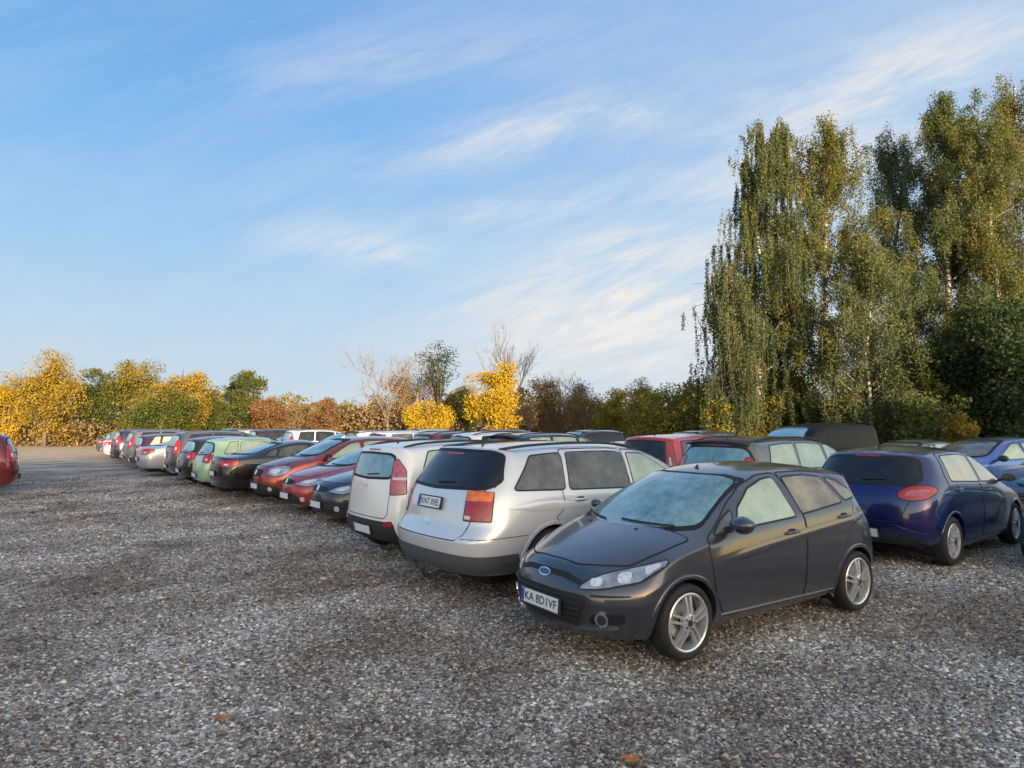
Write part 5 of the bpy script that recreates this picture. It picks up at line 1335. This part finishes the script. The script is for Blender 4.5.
def world():
    w=bpy.data.worlds.new('World'); scene.world=w; w.use_nodes=True; nt=w.node_tree; L=nt.links
    bg=nt.nodes['Background']
    sk=N(nt,'ShaderNodeTexSky',sky_type='NISHITA',sun_disc=False,sun_elevation=R(SUNEL),sun_rotation=R(SUNAZ)); sk.air_density=1.; sk.dust_density=.6; sk.ozone_density=1.2
    L.new(sk.outputs[0],bg.inputs[0]); bg.inputs[1].default_value=.15
    # thin cirrus, laid out on the sky dome by direction: (azimuth, height) as tangents from +Y
    tc=N(nt,'ShaderNodeTexCoord'); sp=N(nt,'ShaderNodeSeparateXYZ'); L.new(tc.outputs['Generated'],sp.inputs[0])
    def M(op,a,b=None,c=None,clamp=False):
        n=N(nt,'ShaderNodeMath',operation=op,use_clamp=clamp)
        for i,v in enumerate((a,b,c)):
            if v is None: continue
            if hasattr(v,'links'): L.new(v,n.inputs[i])
            else: n.inputs[i].default_value=v
        return n.outputs[0]
    yy=M('MAXIMUM',sp.outputs[1],.05); X=M('DIVIDE',sp.outputs[0],yy); Z=M('DIVIDE',sp.outputs[2],yy)
    cb=N(nt,'ShaderNodeCombineXYZ'); L.new(X,cb.inputs[0]); L.new(Z,cb.inputs[1])
    def noise(rot,sc,scale,det=7,ro=.6,dist=.5,off=(0,0,0)):
        mq=N(nt,'ShaderNodeMapping'); mq.inputs['Rotation'].default_value=(0,0,R(rot)); L.new(cb.outputs[0],mq.inputs[0])
        mp=N(nt,'ShaderNodeMapping'); mp.inputs['Scale'].default_value=sc; mp.inputs['Location'].default_value=off
        L.new(mq.outputs[0],mp.inputs[0]); n=N(nt,'ShaderNodeTexNoise'); n.inputs['Scale'].default_value=scale; n.inputs['Detail'].default_value=det; n.inputs['Roughness'].default_value=ro; n.inputs['Distortion'].default_value=dist
        L.new(mp.outputs[0],n.inputs['Vector']); return n.outputs[0]
    n1=noise(-14,(1,4.2,1),2.6); n2=noise(-24,(1,6,1),7,10,.72,.9)
    nn=M('ADD',M('MULTIPLY',n1,.66),M('MULTIPLY',n2,.34))
    def blob(px,py,rx,ry,rot,amp,soft=1.):
        cx,cz=(px-512)/650,(425.5-py)/650; a=R(rot)
        dx=M('SUBTRACT',X,cx); dz=M('SUBTRACT',Z,cz)
        u=M('ADD',M('MULTIPLY',dx,math.cos(a)*650/rx),M('MULTIPLY',dz,math.sin(a)*650/rx))
        v=M('ADD',M('MULTIPLY',dx,-math.sin(a)*650/ry),M('MULTIPLY',dz,math.cos(a)*650/ry))
        d=M('ADD',M('MULTIPLY',u,u),M('MULTIPLY',v,v)); return M('MULTIPLY',M('EXPONENT',M('MULTIPLY',d,-soft)),amp)
    BL=[(640,300,140,50,8,.95),(600,260,120,24,16,.45),(360,246,60,18,-4,.6),(540,118,170,26,12,.6),(930,60,170,40,22,.6),(650,190,220,30,8,.22),(400,45,180,34,8,.22),(520,208,80,10,6,.34),(700,380,260,80,0,.65),(850,150,200,90,20,.28),(300,225,70,30,0,.12)]
    tot=None
    for b in BL:
        o=blob(*b); tot=o if tot is None else M('ADD',tot,o)
    tot=M('ADD',tot,.09)
    g=N(nt,'ShaderNodeMapRange',interpolation_type='SMOOTHSTEP'); g.inputs['From Min'].default_value=.36; g.inputs['From Max'].default_value=.66; L.new(nn,g.inputs[0])
    mask=M('MULTIPLY',M('ADD',M('MULTIPLY',g.outputs[0],1.15),.22),tot,clamp=True)
    gt=M('GREATER_THAN',sp.outputs[2],-.02); front=M('GREATER_THAN',sp.outputs[1],.05)
    mask=M('MULTIPLY',mask,M('MULTIPLY',gt,front))
    # clear-air colour away from the sun: deep blue high up, paler towards the horizon and to the right
    K=SKYK
    el=ramp(nt,[(0,[v*K for v in (.60,.70,.76)]),(.10,[v*K for v in (.53,.68,.82)]),(.25,[v*K for v in (.34,.60,.88)]),(.42,[v*K for v in (.18,.45,.84)]),(.60,[v*K for v in (.13,.36,.77)]),(1,[v*K for v in (.08,.24,.58)])],sp.outputs[2])
    rt=N(nt,'ShaderNodeMapRange',interpolation_type='SMOOTHSTEP'); rt.inputs['From Min'].default_value=-.55; rt.inputs['From Max'].default_value=.9; rt.inputs['To Max'].default_value=.55; L.new(sp.outputs[0],rt.inputs[0])
    m1=N(nt,'ShaderNodeMix',data_type='RGBA'); L.new(rt.outputs[0],m1.inputs[0]); L.new(el.outputs[0],m1.inputs[6]); m1.inputs[7].default_value=(.62*K,.72*K,.84*K,1)
    # towards the sun the physical sky takes over, with its warm glow
    sx,sy=math.sin(R(SUNAZ)),math.cos(R(SUNAZ))
    dt=M('ADD',M('MULTIPLY',sp.outputs[0],sx),M('MULTIPLY',sp.outputs[1],sy))
    gl=N(nt,'ShaderNodeMapRange',interpolation_type='SMOOTHSTEP'); gl.inputs['From Min'].default_value=-.15; gl.inputs['From Max'].default_value=.6; L.new(dt,gl.inputs[0])
    wm=N(nt,'ShaderNodeMix',data_type='RGBA',blend_type='MULTIPLY'); wm.inputs[0].default_value=1; L.new(sk.outputs[0],wm.inputs[6]); wm.inputs[7].default_value=GLOW
    m2=N(nt,'ShaderNodeMix',data_type='RGBA'); L.new(gl.outputs[0],m2.inputs[0]); L.new(m1.outputs[2],m2.inputs[6]); L.new(wm.outputs[2],m2.inputs[7])
    mx=N(nt,'ShaderNodeMix',data_type='RGBA'); L.new(mask,mx.inputs[0]); L.new(m2.outputs[2],mx.inputs[6]); mx.inputs[7].default_value=CLOUD
    L.new(mx.outputs[2],bg.inputs[0])
    sl=bpy.data.lights.new('sun','SUN'); sl.energy=SUNE; sl.angle=R(.53); sl.color=(1,.74,.48); so=bpy.data.objects.new('sun',sl); link(so)
    el=R(SUNEL); v=Vector((math.sin(R(SUNAZ))*math.cos(el),math.cos(R(SUNAZ))*math.cos(el),math.sin(el))); so.rotation_euler=v.to_track_quat('Z','Y').to_euler()
CLOUD=(1.75,1.72,1.68,1); SUNE=4.2; SKYK=1/.487; GLOW=(1.8,1.4,1.1,1)
def fallen_leaves():
    simple('dead_leaf',(.42,.17,.05),.7,var=.4,scale=30)
    for px,py,lab,s in ((231,720,'fallen orange leaf on the gravel at the lower left',.075),(628,762,'fallen tan leaf on the gravel at the bottom edge',.08),(700,604,'',0)):
        if not s: continue
        th=math.atan((py-384)/FOC)-PIT; d=CAMH/math.tan(th); x=(px-512)/FOC*(d*math.cos(PIT)); 
        bm=bmesh.new(); n=14; vs=[]
        c=bm.verts.new((0,0,.012))
        for k in range(n):
            t=2*math.pi*k/n; r=s*(1 if k%2 else .55)*random.uniform(.8,1.1); vs.append(bm.verts.new((r*math.cos(t),r*math.sin(t)*.8,.012+.018*random.random())))
        for k in range(n): bm.faces.new((c,vs[k],vs[(k+1)%n]))
        add_tube(bm,[(0,0,.012),(s*.9,-s*.7,.006)],.002,4)
        o=bm_obj('fallen_leaf',bm,'dead_leaf'); o.location=(x,d,.0); tag(o,lab,'leaf','fallen leaves on the gravel')
def camera():
    cd=bpy.data.cameras.new('camera'); cd.sensor_fit='HORIZONTAL'; cd.sensor_width=36; cd.lens=FOC/1024*36; cd.clip_end=6000; cd.clip_start=.05
    co=bpy.data.objects.new('camera',cd); link(co); co.location=(0,0,CAMH); co.rotation_euler=(math.pi/2+PIT,0,0); scene.camera=co
mats_basic(); more_mats(); more_paints()
import os
ground(); build_cars()
if not os.environ.get('NOTREE'): build_trees(); blockers()
else:
    leafmat('leaf_olive',[(.06,.065,.015),(.12,.12,.02)]); blockers()
fallen_leaves(); world(); camera()
scene.view_settings.view_transform='Standard'; scene.view_settings.look='None'; scene.view_settings.exposure=1.7; scene.view_settings.gamma=1
